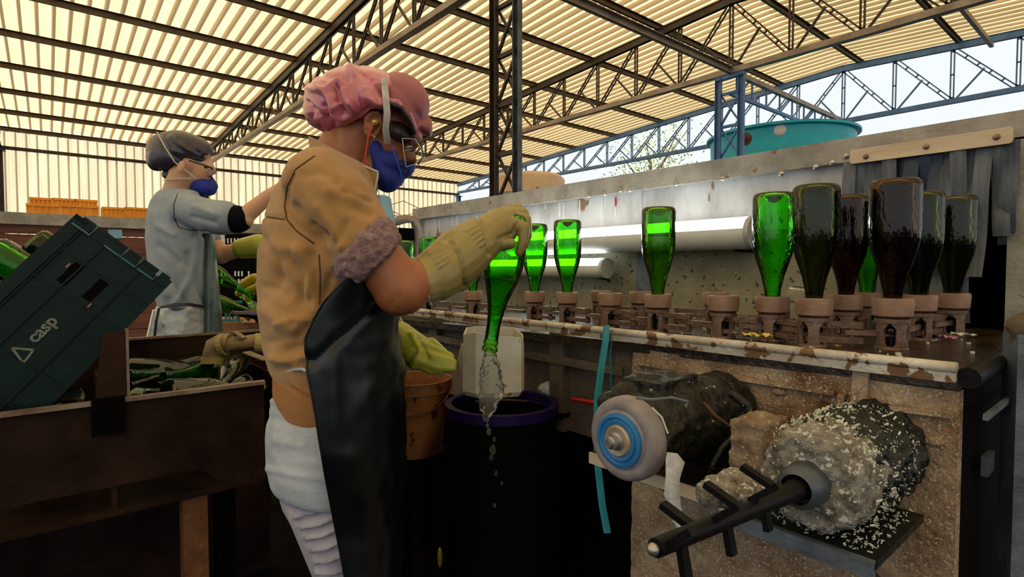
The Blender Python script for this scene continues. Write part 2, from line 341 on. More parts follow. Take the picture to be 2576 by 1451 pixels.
# ------------------------------------------------------------------ building: floor, roof, trusses, far wall
RIDGE_Y = 5.46; RIDGE_Z = CAMZ+5.2; SL = .0552; EAVE_Y = 22.7; XG = 15.5; CHORD_Z = CAMZ+3.72
def roofz(y): return RIDGE_Z-SL*abs(y-RIDGE_Y)
MB().box((8, 6, -.05), (60, 60, .1)).obj('floor', 'floor', kind='structure')
ceil = thing('ceiling', None, None, (0, 0, 0), kind='structure')
def corr(pitch, n, h, flat=.34):
    pts = []
    for i in range(n):
        x = i*pitch
        pts += [(x, 0), (x+pitch*.46, 0), (x+pitch*.54, h), (x+pitch*.92, h)]
    pts.append((n*pitch, 0)); return pts
prof = corr(.25, 4, .075)
def sheet_mesh(y0, y1, th=.004):
    a = MB(); rows = []
    for y in (y0, y1):
        z = roofz(y)+.02
        rows.append([Vector((x, y, z+h)) for x, h in prof])
    n = len(prof); vs = rows[0]+rows[1]+[v+Vector((0, 0, th)) for v in rows[0]+rows[1]]
    fs = []
    for i in range(n-1):
        fs.append((i, i+1, n+i+1, n+i)); 
    return a.add(rows[0]+rows[1], fs).mesh('roof_sheet', 'roof')
m1 = sheet_mesh(EAVE_Y+.03, RIDGE_Y); m2_ = sheet_mesh(RIDGE_Y, -11.8)
random.seed(4)
for i in range(26):
    x = -9.8+i*1.0
    inst(m1, 'roof_sheet', (x, 0, 0), ceil); inst(m2_, 'roof_sheet', (x, 0, .0), ceil)
PY = [EAVE_Y-.0-1.95*i for i in range(18)]
for i, y in enumerate(PY):
    z = roofz(y)-.045
    a = MB(); a.box((3.15, y, z), (25.6, .012, .13)); a.box((3.15, y-.025, z+.06), (25.6, .06, .01)); a.box((3.15, y-.025, z-.06), (25.6, .06, .01))
    o = a.obj('purlin', 'purlin', ceil)

def ladder(mb, p, q, gap=.075, w=.028, bat=.42, batt=True):
    """a double-angle member: two bars with batten plates between them, set apart along X"""
    p = Vector(p); q = Vector(q); z = (q-p).normalized(); x = Vector((1, 0, 0)); y = z.cross(x).normalized()
    for s in (-1, 1): mb.bar(p+x*s*0+y*s*gap/2, q+x*0+y*s*gap/2, w, .03, x)
    L = (q-p).length; n = max(1, int(L/bat))
    for i in range(n+1): mb.bar(p+z*(L*(i+.15)/(n+.3))-y*gap/2, p+z*(L*(i+.15)/(n+.3))+y*gap/2, .03, .03, x)
    return mb
def truss(X, label, m, mc, y0, y1, thin=1.0, h0=0):
    t = thing('roof_truss', label, 'truss', (X, RIDGE_Y, CHORD_Z))
    a = MB()
    for s in (-1, 1):
        a.bar((X+s*.035, y0, CHORD_Z), (X+s*.035, y1, CHORD_Z), .03, .10*thin, (0, 0, 1))
    a.box((X, (y0+y1)/2, CHORD_Z-.05*thin), (.13, y1-y0, .012))
    a.obj('bottom_chord', mc, t)
    for ya, yb in ((RIDGE_Y, y1), (y0, RIDGE_Y)):
        a = MB(); za, zb = roofz(ya)-.17, roofz(yb)-.17
        for s in (-1, 1): a.bar((X+s*.035, ya, za), (X+s*.035, yb, zb), .03, .14*thin, (0, 0, 1))
        a.bar((X, ya, za+.07), (X, yb, zb+.07), .14, .012, (0, 0, 1))
        a.obj('top_chord', m, t)
    for sgn in (1, -1):
        k = 0
        while True:
            ya = RIDGE_Y+sgn*1.1*k; yb = RIDGE_Y+sgn*1.1*(k+1)
            if (sgn > 0 and yb > y1+.2) or (sgn < 0 and yb < y0-.2): break
            za, zb = roofz(ya)-.2, roofz(yb)-.2
            if not (k == 0 and sgn < 0): ladder(MB(), (X, ya, CHORD_Z), (X, ya, za), .06*thin, .026*thin).obj('vertical', m, t)
            # diagonal: top of the inner node down to the bottom of the outer node, strut from its middle
            ladder(MB(), (X, ya, za), (X, yb, CHORD_Z), .07*thin, .026*thin, .3).obj('diagonal', m, t)
            mid = (Vector((X, ya, za))+Vector((X, yb, CHORD_Z)))/2
            MB().bar(mid, (X, ya+sgn*.04, CHORD_Z), .035*thin, .035*thin).obj('sub_strut', m, t)
            k += 1
    return t
truss(-1.02, 'dark lattice truss at the far left edge, running into the corrugated wall', 'steel', 'steel', 12, 22.6)
truss(4.45, 'dark lattice truss behind the pink cap, carried by the tall lattice column', 'steel', 'chord', -1, 22.6)
truss(9.97, 'long dark lattice truss crossing the middle of the roof', 'steel', 'chord', -3, 22.6)
truss(XG, 'blue-hazed lattice truss of the open gable against the white sky', 'hazesteel', 'hazesteel', -3, 22.6)
def column(X, label, Y=RIDGE_Y, zt=CHORD_Z-.05, sep=.46, ml='steel', mr='colsteel', w=.11):  # mr: bluish glare on the right chord, put into its colour
    t = thing('lattice_column', label, 'column', (X, Y, 0))
    for s, mm in ((1, ml), (-1, mr)):
        a = MB(); yc = Y+s*sep/2
        a.box((X, yc+s*.0, zt/2), (.012, w, zt)); a.box((X-.03, yc-w/2, zt/2), (.06, .010, zt)); a.box((X-.03, yc+w/2, zt/2), (.06, .010, zt))
        a.obj('chord', mm, t)
    z = zt-.35; k = 0
    MB().box((X, Y, zt-.04), (.1, sep+w, .08)).obj('cap_plate', ml, t)
    while z > .2:
        h = .62
        MB().box((X, Y, z), (.05, sep-.06, .05)).obj('batten', ml, t)
        if z-h > 0:
            MB().bar((X, Y-sep/2+.04, z-.03), (X, Y+sep/2-.04, z-h+.03), .035, .035).obj('lacing', ml, t)
            MB().bar((X+.03, Y+sep/2-.04, z-.03), (X+.03, Y-sep/2+.04, z-h+.03), .03, .03).obj('lacing', ml, t)
        z -= h; k += 1
    return t
column(4.5, 'tall dark lattice steel column right of the pink-capped worker')
column(9.97, 'shorter blue-lit lattice column in front of the teal tank', ml='hazesteel', mr='hazesteel')
def wallpost(X, label, m='steel', Y=EAVE_Y-.15):
    t = thing('wall_post', label, 'column', (X, Y, 0))
    a = MB(); a.box((X, Y, 2.4), (.16, .02, 4.8)); a.box((X-.08, Y, 2.4), (.02, .16, 4.8)); a.box((X+.08, Y, 2.4), (.02, .16, 4.8)); a.obj('post', m, t)
    MB().box((X, Y, 4.75), (.3, .3, .03)).obj('cap_plate', m, t)
wallpost(-1.02, 'dark wall post left of the yellow crates')
wallpost(4.45, 'dark wall post behind the blue mask of the far worker')
wallpost(9.97, 'wall post of the long middle truss, behind the tan jacket')
wallpost(XG, 'corner post where the corrugated wall meets the open gable', 'hazesteel')
# bracing truss along the ridge between the shorter column and the gable, plus the long beam to the tall column
t = thing('ridge_brace_truss', 'pale grey lattice brace running from the shorter column to the gable', 'truss', (12.7, RIDGE_Y, CHORD_Z))
MB().bar((9.97, RIDGE_Y, CHORD_Z), (XG, RIDGE_Y, CHORD_Z), .09, .09).obj('top_chord', 'chord', t)
MB().bar((9.97, RIDGE_Y, CHORD_Z-.42), (XG, RIDGE_Y, CHORD_Z-.42), .06, .06).obj('bottom_chord', 'hazesteel', t)
for k in range(9):
    x = 10.2+k*.6
    MB().bar((x, RIDGE_Y, CHORD_Z), (x, RIDGE_Y, CHORD_Z-.42), .03, .03).obj('vertical', 'hazesteel', t)
    MB().bar((x, RIDGE_Y, CHORD_Z-.42), (x+.55, RIDGE_Y, CHORD_Z), .028, .028).obj('diagonal', 'hazesteel', t)
t = thing('tie_beam', 'long pale grey tie beam descending from the top edge to the shorter column', 'beam', (7.2, RIDGE_Y, CHORD_Z))
a = MB(); a.box((7.2, RIDGE_Y, CHORD_Z), (5.5, .012, .12)); a.box((7.2, RIDGE_Y-.03, CHORD_Z+.06), (5.5, .07, .012)); a.box((7.2, RIDGE_Y-.03, CHORD_Z-.06), (5.5, .07, .012)); a.obj('beam', 'chord', t)
t = thing('tie_beam', 'pale tie beam above the first, further right under the striped roof', 'beam', (12, 2.6, CHORD_Z))
MB().box((7, 2.6, roofz(2.6)-.30), (17, .07, .09)).obj('beam', 'chord', t)
ladder(MB(), (9.97, 2.6, roofz(2.6)-.5), (XG, 2.6, roofz(2.6)-.5), .2, .05, .3).obj('brace', 'chord', t)
# far corrugated wall
wb = thing('wall_back', None, None, (0, EAVE_Y, 0), kind='structure')
wp = corr(.25, 4, .04)
a = MB(); H = roofz(EAVE_Y)-.10
rows = [[Vector((x, EAVE_Y+h, z)) for x, h in wp] for z in (0, H)]; n = len(wp)
wm = a.add(rows[0]+rows[1], [(i, i+1, n+i+1, n+i) for i in range(n-1)]).mesh('wall_sheet', 'wallsheet')
for i in range(25): inst(wm, 'wall_sheet', (-9.4+i, 0, 0), wb)
for z in (roofz(EAVE_Y)-.62, 2.55):
    MB().box((3.1, EAVE_Y-.06, z), (25, .08, .10)).obj('girt', 'steel', wb)
gt = MB()
for X in (11.5, 13.5):
    gt.bar((X-1, EAVE_Y-.12, 3.6), (X+1, EAVE_Y-.12, 4.3), .03, .03)
    gt.bar((X-1, EAVE_Y-.12, 4.3), (X+1, EAVE_Y-.12, 3.6), .03, .03)
gt.bar((10, EAVE_Y-.12, 3.6), (XG, EAVE_Y-.12, 3.6), .04, .04)
gt.obj('wind_brace', 'chord', wb)

# ------------------------------------------------------------------ outside the gable: tanks and tree
tk = thing('water_tank', 'large teal round water tank behind the shorter lattice column', 'tank', (12.6, 5.0, 0))
C = W(1958, 600, 12.5); cx, cy = C.x, C.y; tk.location = (cx, cy, 0); zt = 4.16
T = Matrix.Translation((cx, cy, 0)); R0 = 1.52
MB().lathe([(R0*.90, 1.2), (R0*.93, 2.4), (R0*.97, zt-.06), (R0*.95, zt-.06), (R0*.90, 2.4), (.01, 1.25)], T, 64).obj('tank_body', 'teal', tk, True)
MB().lathe([(R0*.96, zt-.08), (R0*1.025, zt-.05), (R0*1.025, zt), (R0*.95, zt), (R0*.95, zt-.04)], T, 64).obj('rim', 'teal', tk, True)
MB().lathe([(R0*.8, 0), (R0*.8, 1.2), (.01, 1.2)], T, 48).obj('plinth', 'beam', tk)
def on_tank(px, py, off=.01):
    r = ray(px, py); best = None
    for i in range(4000):
        d = 9+i*.001*1.5; p = CAM+r*d
        rr = math.hypot(p.x-cx, p.y-cy)
        if rr < R0*.955+off: return p
    return W(px, py, 12)
p = on_tank(1876, 350); n = Vector((p.x-cx, p.y-cy, 0)).normalized(); q = n.to_track_quat('Z', 'Y').to_matrix().to_4x4()
MB().lathe([(.002, .03), (.10, .03), (.13, .015), (.13, -.05)], Matrix.Translation(p) @ q, 20).obj('pipe_flange', 'rust', tk, True, label='rusty pipe flange')
MB().lathe([(.002, .12), (.05, .12), (.05, -.05)], Matrix.Translation(p) @ q, 14).obj('pipe_stub', 'rust', tk, True)
p = on_tank(1962, 327); n = Vector((p.x-cx, p.y-cy, 0)).normalized(); q = n.to_track_quat('Z', 'Y').to_matrix().to_4x4()
MB().lathe([(.002, .02), (.10, .02), (.12, .0), (.12, -.05)], Matrix.Translation(p) @ q, 20).obj('port_disc', 'paper', tk, True, label='round white port disc')  # plain white disc set on the tank side
C = W(1326, 600, 19); cx2, cy2 = C.x, C.y
tk = thing('water_tank', 'beige round tank seen behind the base of the tall lattice column', 'tank', (cx2, cy2, 0))
T = Matrix.Translation((cx2, cy2, 0))
MB().lathe([(1.22, 0), (1.26, 2), (1.28, 4.22), (1.15, 4.36), (.5, 4.44), (.01, 4.45)], T, 48).obj('tank_body', 'beige', tk, True)
MB().lathe([(1.27, 3.6), (1.31, 3.62), (1.31, 3.7), (1.27, 3.72)], T, 48).obj('hoop', 'chord', tk, True)
MB().tube([W(1352, 470, 17.6), W(1352, 500, 17.6), W(1352, 600, 17.6)], .05, 8).obj('downpipe', 'chord', tk)
tr = thing('tree', 'pale sunlit tree outside the gable, washed out by the sky', 'tree', W(1640, 600, 34))
tb = W(1640, 500, 34); tb.z = 0
a = MB(); a.tube([tb, tb+Vector((.2, 0, 4)), tb+Vector((0, .2, 8))], [.3, .22, .1], 8)
for k in range(7):
    an = k*.9; a.tube([tb+Vector((.1, 0, 4+k*.5)), tb+Vector((math.cos(an)*2, math.sin(an)*2, 6.5+k*.5))], [.1, .03], 6)
a.obj('trunk', 'bark', tr)
a = MB(); random.seed(9)
for k in range(2600):
    v = Vector((random.gauss(0, 1.25), random.gauss(0, 1.25), random.gauss(7.2, 1.7))); c = tb+v
    u = Vector((random.uniform(-1, 1), random.uniform(-1, 1), random.uniform(-1, 1))).normalized(); x = u.orthogonal().normalized()*.075; y = u.cross(x).normalized()*.05
    a.add([c-x, c+y, c+x, c-y], [(0, 1, 2, 3)])
a.obj('foliage', 'leaf', tr, kind='stuff')
# ------------------------------------------------------------------ the bottle washer
XF, XB = .985, 1.85; YE = .19; YL = 3.15; ZR = 1.09
def ztray(y): return CAMZ-.148-.02*y
def zcup(y): return CAMZ-.050-.02*y
wsh = thing('bottle_washer', 'long crusted steel bottle washing machine with open tray and strip curtain', 'machine', (XF, YE, 0))
a = MB()
def plank(a, x0, x1, y0, y1, z0, z1): return a.box(((x0+x1)/2, (y0+y1)/2, (z0+z1)/2), (x1-x0, y1-y0, z1-z0))
# tray floor, sloping a little to the far end
a = MB(); y0, y1 = YE, YL
a.add([(XF, y0, ztray(y0)), (XB, y0, ztray(y0)), (XB, y1, ztray(y1)), (XF, y1, ztray(y1)), (XF, y0, ztray(y0)-.02), (XB, y0, ztray(y0)-.02), (XB, y1, ztray(y1)-.02), (XF, y1, ztray(y1)-.02)],
      [(0, 1, 2, 3), (7, 6, 5, 4), (0, 4, 5, 1), (2, 6, 7, 3), (1, 5, 6, 2), (3, 7, 4, 0)])
a.obj('tray', 'trayfloor', wsh)
# front rim: folded lip
a = MB(); a.tube([(XF-.012, YE, ZR-.010), (XF-.012, YL, ZR-.020)], .009, 10, True); plank(a, XF-.018, XF-.006, YE, YL, ZR-.030, ZR-.012)
a.obj('front_rim', 'rim', wsh, True)
# front panel, right part (thick, crusted), with joints standing proud
def rough_panel(x, ya, yb, za, zb, nm, m, seed=0, amp=.006, step=.012, parent=wsh):
    a = MB(); ny = max(2, int((yb-ya)/step)); nzz = max(2, int((zb-za)/step)); vs = []; fs = []
    for j in range(nzz+1):
        for i in range(ny+1):
            y = ya+(yb-ya)*i/ny; z = za+(zb-za)*j/nzz
            d = amp*noise.fractal(Vector((y*14+seed, z*14, 3)), 1.0, 2.0, 4)+amp*.5*nz((y, z, 0), 60, seed)
            vs.append((x-d, y, z))
    for j in range(nzz):
        for i in range(ny):
            k = j*(ny+1)+i; fs.append((k, k+1, k+ny+2, k+ny+1))
    a.add(vs, fs); plank(a, x+.004, x+.03, ya, yb, za, zb)
    return a.obj(nm, m, parent, True)
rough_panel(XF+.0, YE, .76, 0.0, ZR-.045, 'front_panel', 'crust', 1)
# joint lines and ribs on the panel
def rib(px0, py0, px1, py1, w=.008, proud=.010, m='crust', X=XF):
    p = WX(px0, py0, X-.004); q = WX(px1, py1, X-.004); b = MB(); b.bar(p, q, w, proud*1.6, (1, 0, 0)); return b.obj('rib', m, wsh)
rib(1605, 912, 2100, 988, .007); rib(2168, 925, 2160, 1022, .022, .006); rib(2200, 1020, 2400, 1045, .007); rib(2120, 990, 2116, 1020, .01)
rib(2075, 1010, 2062, 1062, .012, .008, 'rust')
for px, py in ((1637, 957), (1715, 963)):
    c = WX(px, py, XF); b = MB(); R = Matrix.Translation(c) @ Matrix.Rotation(-math.pi/2, 4, 'Y')
    b.lathe([(.0001, .026), (.003, .026), (.003, .010), (.008, .010), (.008, .0), ], R, 6); b.obj('bolt', 'steelbolt', wsh)
for k, (px, py) in enumerate(((1915, 950), (2250, 1010), (1960, 985), (2350, 1110))):
    c = WX(px, py, XF-.002); MB().ell(c, ((.006, 0, 0), (0, .012, 0), (0, 0, .008))).obj('crust_lump', 'crust', wsh, True)
# left part: thinner apron of the tray, black sheet painting the shade below
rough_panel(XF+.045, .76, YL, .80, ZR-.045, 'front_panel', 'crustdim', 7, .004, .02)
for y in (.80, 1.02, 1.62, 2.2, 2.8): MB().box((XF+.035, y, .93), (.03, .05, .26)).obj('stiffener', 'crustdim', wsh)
MB().box((XF+.02, 1.9, .985), (.012, 2.2, .02)).obj('rib', 'crustdim', wsh)
for y in (1.35, 2.3): MB().box((XF+.03, y, .985), (.02, .018, .12)).obj('hanger', 'black', wsh)
MB().box((XF+.30, 1.95, .4), (.02, 2.4, .8)).obj('shade_sheet', 'void', wsh)  # black sheet added for the open shade under the tray
for y in (1.3, 2.2, 3.1): MB().box((XF+.07, y, .4), (.06, .06, .8)).obj('leg', 'blackdrum', wsh)
# end face and its rail
a = MB(); plank(a, XF+.03, XB+.06, YE, YE+.02, 0, ZR-.03); a.obj('end_panel', 'void', wsh)  # shadow on the end face put into its black colour
a = MB(); a.tube([(XF-.01, YE-.012, ZR-.022), (XB, YE-.012, ZR-.022)], .015, 10); a.obj('end_rail', 'black', wsh, True)
MB().box(((XF+XB)/2, YE-.03, ZR-.075), (XB-XF, .006, .008)).obj('end_strip', 'bluegrey', wsh)
MB().box((XF+.12, YE-.015, ZR-.17), (.05, .008, .03)).obj('end_clip', 'colsteel', wsh)
# back: panels, top beam, jamb, post, opening and curtain
YO = .60
a = MB(); plank(a, XB, XB+.02, YO, 1.40, CAMZ+.13, CAMZ+.315); a.obj('back_panel', 'zinc', wsh)
a = MB(); plank(a, XB, XB+.02, 1.43, YL, CAMZ+.13, CAMZ+.315); a.obj('back_panel', 'zinc', wsh)
a = MB(); plank(a, XB-.004, XB+.004, 1.385, 1.445, CAMZ+.08, CAMZ+.325); a.obj('cover_strip', 'zinc', wsh)
a = MB(); plank(a, XB, XB+.02, YO, YL, 1.0, CAMZ+.13); a.obj('back_wall', 'backwall', wsh)
a = MB(); plank(a, XB-.015, XB, 1.33, 1.40, 1.02, CAMZ+.1); a.obj('pilaster', 'bluegrey', wsh)
a = MB(); plank(a, XB-.03, XB+.05, YE-.02, YL+.02, CAMZ+.315, CAMZ+.385); a.obj('top_beam', 'beam', wsh)
a = MB(); plank(a, XB-.005, XB+.04, YO-.03, YO+.02, 1.04, CAMZ+.315); a.obj('jamb', 'beam', wsh)
a = MB(); plank(a, XB-.03, XB+.05, YE-.02, YE+.075, 1.05, CAMZ+.32); a.obj('corner_post', 'beam', wsh)
a = MB(); plank(a, XB-.08, XB+.06, YE-.02, YE+.10, 1.03, 1.055); a.obj('post_foot', 'rust', wsh)
a = MB(); plank(a, XB-.04, XB+.05, YL-.06, YL+.02, .9, CAMZ+.32); a.obj('end_post', 'beam', wsh)
for px, py in ((1817, 449), (2128, 392), (2094, 409), (2052, 420), (1560, 478), (1583, 478), (1520, 487), (1965, 437), (1700, 462), (1480, 492)):
    c = WX(px, py, XB-.032); R = Matrix.Translation(c) @ Matrix.Rotation(-math.pi/2, 4, 'Y')
    MB().lathe([(.0001, .006), (.005, .006), (.008, .003), (.010, 0)], R, 12).obj('rivet', 'steelbolt', wsh, True)
# drips on the panel
random.seed(3)
for k in range(22):
    y = random.uniform(1.5, 3.0); L_ = random.uniform(.02, .10)
    MB().box((XB-.002, y, CAMZ+.31-L_/2), (.003, random.uniform(.002, .005), L_)).obj('drip', 'paper', wsh)
p = WX(1549, 507, XB-.012); MB().ell(p, ((.003, 0, 0), (0, .005, 0), (0, 0, .022))).obj('paint_daub', 'red', wsh, True, label='small red paint daub')
a = MB(); p0 = WX(2147, 398, 1.80); p1 = WX(2553, 343, 1.80)
zc = (p0.z+p1.z)/2
rb = MB(); y0, y1 = p1.y, p0.y
for s in (0,):
    pts = []
    for ty, tz in ((y0, -1), (y1, -1), (y1, 1), (y0, 1)):
        sy = 1 if ty == y1 else -1
        for an in range(5):
            t = math.radians((0 if (sy, tz) == (1, 1) else 90 if (sy, tz) == (-1, 1) else 180 if (sy, tz) == (-1, -1) else 270)+22.5*an)
            pts.append((ty-sy*.008+math.cos(t)*.008, zc+tz*.012+math.sin(t)*.008))
    pts2 = sorted(pts, key=lambda p: math.atan2((p[1]-zc)/(.02), (p[0]-(y0+y1)/2)/((y1-y0)/2)))
    rb.loft([[Vector((x, p[0], p[1])) for p in pts2] for x in (1.772, 1.788)], True)
rb.obj('curtain_batten', 'wood', wsh)
for px, py in ((2178, 394), (2330, 369), (2507, 345)):
    c = WX(px, py, 1.772); R = Matrix.Translation(c) @ Matrix.Rotation(-math.pi/2, 4, 'Y')
    MB().lathe([(.0001, .006), (.005, .005), (.008, 0)], R, 12).obj('batten_bolt', 'bolt', wsh, True)
# strips of the curtain
random.seed(11)
ys = [p0.y+.005-i*(p0.y-p1.y+.0)/14 for i in range(15)]
zbot = [.93, .925, .94, .92, .93, .96, .90, .80, .78, .84, .90, .72, .78, .68, .70]
for i, y in enumerate(ys):
    a = MB(); rings = []; top = zc-.01; L_ = (zbot[i]-.55)*1.0+.10; nseg = 14; wv = .034
    for s in range(nseg+1):
        t = s/nseg; z = top-t*L_
        sw = .06*t*t*math.sin(i*1.7)+.014*math.sin(8*t+i*2)
        yo = .012*t*math.sin(i*2.3)
        xx = 1.792+.010*(i % 2)-sw*.6
        rings.append([Vector((xx-.004, y-wv/2+yo, z)), Vector((xx-.009, y+yo, z)), Vector((xx-.004, y+wv/2+yo, z)), Vector((xx, y+wv/2+yo, z)), Vector((xx-.005, y+yo, z)), Vector((xx, y-wv/2+yo, z))])
    a.loft(rings, True).obj('curtain_strip', 'stripdark' if i in (5, 6, 7, 8) else 'strip', wsh, True)
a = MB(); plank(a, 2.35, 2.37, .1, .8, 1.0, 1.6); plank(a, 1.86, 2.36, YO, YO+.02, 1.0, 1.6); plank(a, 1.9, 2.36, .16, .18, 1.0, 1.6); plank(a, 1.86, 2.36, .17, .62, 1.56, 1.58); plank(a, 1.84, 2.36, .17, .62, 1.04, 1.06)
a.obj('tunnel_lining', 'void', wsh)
# dark round opening with pipe frame at the far end of the machine
fr = thing('feed_hatch', 'dark opening with a rounded grey pipe frame at the far end of the washer', 'hatch', W(1020, 600, 3.2))
a = MB(); a.tube([W(985, 560, 3.1), W(1020, 550, 3.1), W(1040, 552, 3.12), W(1052, 575, 3.14), W(1056, 610, 3.15), W(1056, 700, 3.15)], .025, 10); a.obj('pipe_frame', 'chord', fr, True)
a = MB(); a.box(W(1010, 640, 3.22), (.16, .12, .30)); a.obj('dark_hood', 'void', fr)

# lamps
def lamp(y0, y1, z, r, label):
    t = thing('fluorescent_lamp', label, 'lamp', (XB-.06, (y0+y1)/2, z))
    x = XB-.07; T = Matrix.Translation((x, y0, z)) @ Matrix.Rotation(-math.pi/2, 4, 'X')
    seg = 24; L_ = y1-y0
    def part(a0, a1, rr):
        rings = []
        for yy in (0, L_): rings.append([Vector((x-math.cos(math.radians(a0+(a1-a0)*k/16))*rr, y0+yy, z+math.sin(math.radians(a0+(a1-a0)*k/16))*rr)) for k in range(17)])
        return MB().loft(rings, False, False)
    part(14, 110, r).obj('diffuser', 'tube', t, True)
    part(110, 374, r).obj('housing', 'white', t, True)
    for yy in (y0, y1):
        MB().lathe([(.001, -.004), (r*1.02, -.004), (r*1.02, .012), (.001, .012)], Matrix.Translation((x, yy, z)) @ Matrix.Rotation(-math.pi/2, 4, 'X'), 24).obj('end_cap', 'zinc', t, True)
    MB().tube([(x, y0+.02, z-r), (x+.02, y0-.0, z-r-.01), (x+.05, y0+.05, z-r-.005), (x+.06, y0+.1, z-r)], .004, 6).obj('cable', 'black', t)
    return t
lamp(.885, 2.10, CAMZ+.118, .054, 'long white fluorescent lamp glowing behind the upright green bottles')
lamp(1.51, 2.75, CAMZ+.002, .042, 'lower fluorescent lamp whose rounded end shows between two green bottles')

# ------------------------------------------------------------------ bottles
R_ = .044
prof_b = [(.0145, 0), (.0165, .001), (.0175, .006), (.0165, .012), (.0148, .014), (.0165, .020), (.0148, .026), (.0150, .060), (.0175, .085), (.024, .115), (.032, .140), (.039, .162), (.0430, .185), (.044, .205), (.044, .285), (.0425, .293), (.038, .298), (.028, .299), (.020, .292), (.010, .280), (.0005, .277)]
inner = [(max(.0004, r-.0022), z-(.0025 if z > .29 else 0)) for r, z in prof_b[6:]]
def bottle_mesh(name, m, seg=28):
    a = MB(); a.lathe(prof_b, None, seg); a.lathe(inner[::-1], None, seg); return a.mesh(name, m, True)
BM = {k: bottle_mesh('bottle_'+k, k) for k in ('gglass', 'olive', 'dglass', 'bglass')}
LQ = MB().lathe([(.0004, .275), (.030, .290), (.0405, .288), (.0405, .225), (.0004, .225)], None, 24).mesh('liquid', 'liquid', True)
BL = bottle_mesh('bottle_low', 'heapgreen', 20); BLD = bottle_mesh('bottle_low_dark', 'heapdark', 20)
def bottle(x, y, k, label, group='bottles standing upside down in the washer', dz=0, rot=0):
    z = zcup(y)-.070+dz
    t = inst(BM[k], 'wine_bottle', (x, y, z), None, (0, 0, rot), label=label, category='bottle', group=group)
    return t
def pxy(px, X): r = ray(px, 740); s = X/r.x; return X, r.y*s
holders = []
# (px at plane X, X, bottle material or None, label)
spec = [
 (1022, 1.30, 'gglass', 'bright green upturned bottle partly hidden by the fleece cuff, furthest left in the washer'),
 (1080, 1.28, 'gglass', 'green upturned bottle with a white glare stripe, just above the glove cuff'),
 (1190, 1.25, 'gglass', 'green upturned bottle mostly hidden behind the bottle being poured'),
 (1345, 1.27, 'gglass', 'bright green upturned bottle just right of the gloved fingers'),
 (1427, 1.27, 'gglass', 'bright green upturned bottle with the white lamp end glowing through it'),
 (1535, 1.25, None, ''),
 (1655, 1.24, 'olive', 'single upturned bottle with yellow-green liquid at its top, in front of the long lamp'),
 (1820, 1.22, None, ''),
 (1943, 1.24, 'gglass', 'tall bright green upturned bottle left of the dark bottles'),
 (2048, 1.20, 'dglass', 'large dark olive upturned bottle with white window reflection'),
 (2246, 1.26, 'bglass', 'large dark brown upturned bottle with amber glints, in front of the strip curtain'),
]
hmesh = {}
def holder_parts():
    a = MB(); a.lathe([(.021, 0), (.034, 0), (.036, -.006), (.034, -.034), (.028, -.038), (.021, -.036), (.021, 0)], None, 24); hmesh['collar'] = a.mesh('collar', 'holdertop', True)
    a = MB(); a.lathe([(.022, -.038), (.030, -.040), (.030, -.048), (.022, -.050), (.022, -.038)], None, 20)
    for k in range(4):
        t = math.pi/4+k*math.pi/2; rings = []
        for z in (-.048, -.060, -.088, -.10):
            wd = .75 if z in (-.048, -.10) else .38
            rings.append([Vector((r*math.cos(t+s*wd), r*math.sin(t+s*wd), z)) for r, s in ((.027, -1), (.029, 0), (.027, 1), (.020, 1), (.022, 0), (.020, -1))])
        a.loft(rings, True)
    a.lathe([(.018, -.093), (.028, -.095), (.031, -.105), (.018, -.107), (.018, -.093)], None, 20)
    hmesh['cage'] = a.mesh('cage', 'holder', True)
    a = MB(); a.lathe([(.001, -.06), (.010, -.06), (.010, -.10), (.001, -.1)], None, 10); hmesh['spindle'] = a.mesh('spindle', 'black', True)
    for nm, L_, z, th in (('link_plate', .085, -.054, .012), ('link_low', .085, -.084, .012), ('link_mid', .07, -.069, .010)):
        a = MB(); rings = []
        for s in (-1, 1):
            r = []
            for k in range(16):
                t = 2*math.pi*k/16; yy = math.sin(t)*.011; xx = math.cos(t)*.011+(L_/2 if math.cos(t) > 0 else -L_/2)
                r.append(Vector((xx, yy, z+s*th/2)))
            rings.append(r)
        a.loft(rings, True); hmesh[nm] = a.mesh('link_plate', 'holder', True)
holder_parts()
conv = thing('holder_chain', 'brown chain of cup-shaped bottle holders linked along the washer tray', 'conveyor', (1.25, 1.0, 1.1))
pts = []
def holder(x, y, nxt=None):
    z = zcup(y); 
    h = inst(hmesh['cage'], 'bottle_holder', (x, y, z), conv, (0, 0, random.uniform(0, 1.5)))
    inst(hmesh['collar'], 'collar', (0, 0, 0), h); inst(hmesh['spindle'], 'spindle', (0, 0, 0), h)
def link(a, b):
    (x0, y0), (x1, y1) = a, b; ang = math.atan2(y1-y0, x1-x0); L_ = math.hypot(x1-x0, y1-y0)
    for f, nm in ((.27, 'link_plate'), (.27, 'link_low'), (.72, 'link_mid')):
        x, y = x0+(x1-x0)*f, y0+(y1-y0)*f
        inst(hmesh[nm], 'link_plate', (x, y, zcup(y)), conv, (0, 0, ang))
    x, y = x0+(x1-x0)*.5, y0+(y1-y0)*.5
    MB().lathe([(.001, -.046), (.007, -.046), (.007, -.094), (.001, -.094)], Matrix.Translation((x, y, zcup(y))), 10).obj('pin', 'holder', conv, True)
front = []
for px, X, k, lab in spec:
    x, y = pxy(px, X); front.append((x, y))
    if k: b = bottle(x, y, k, lab)
    if k == 'olive': inst(LQ, 'liquid', (0, 0, 0), b)
back = [(2310, 1.47, 'dglass', 'blackish teal upturned bottle in the dark before the curtain, right of the brown one'),
        (2395, 1.62, 'dglass', 'rearmost dim upturned bottle slipping under the strip curtain')]
for px, X, k, lab in back:
    x, y = pxy(px, X); front.append((x, y)); bottle(x, y, k, lab, dz=-.005)
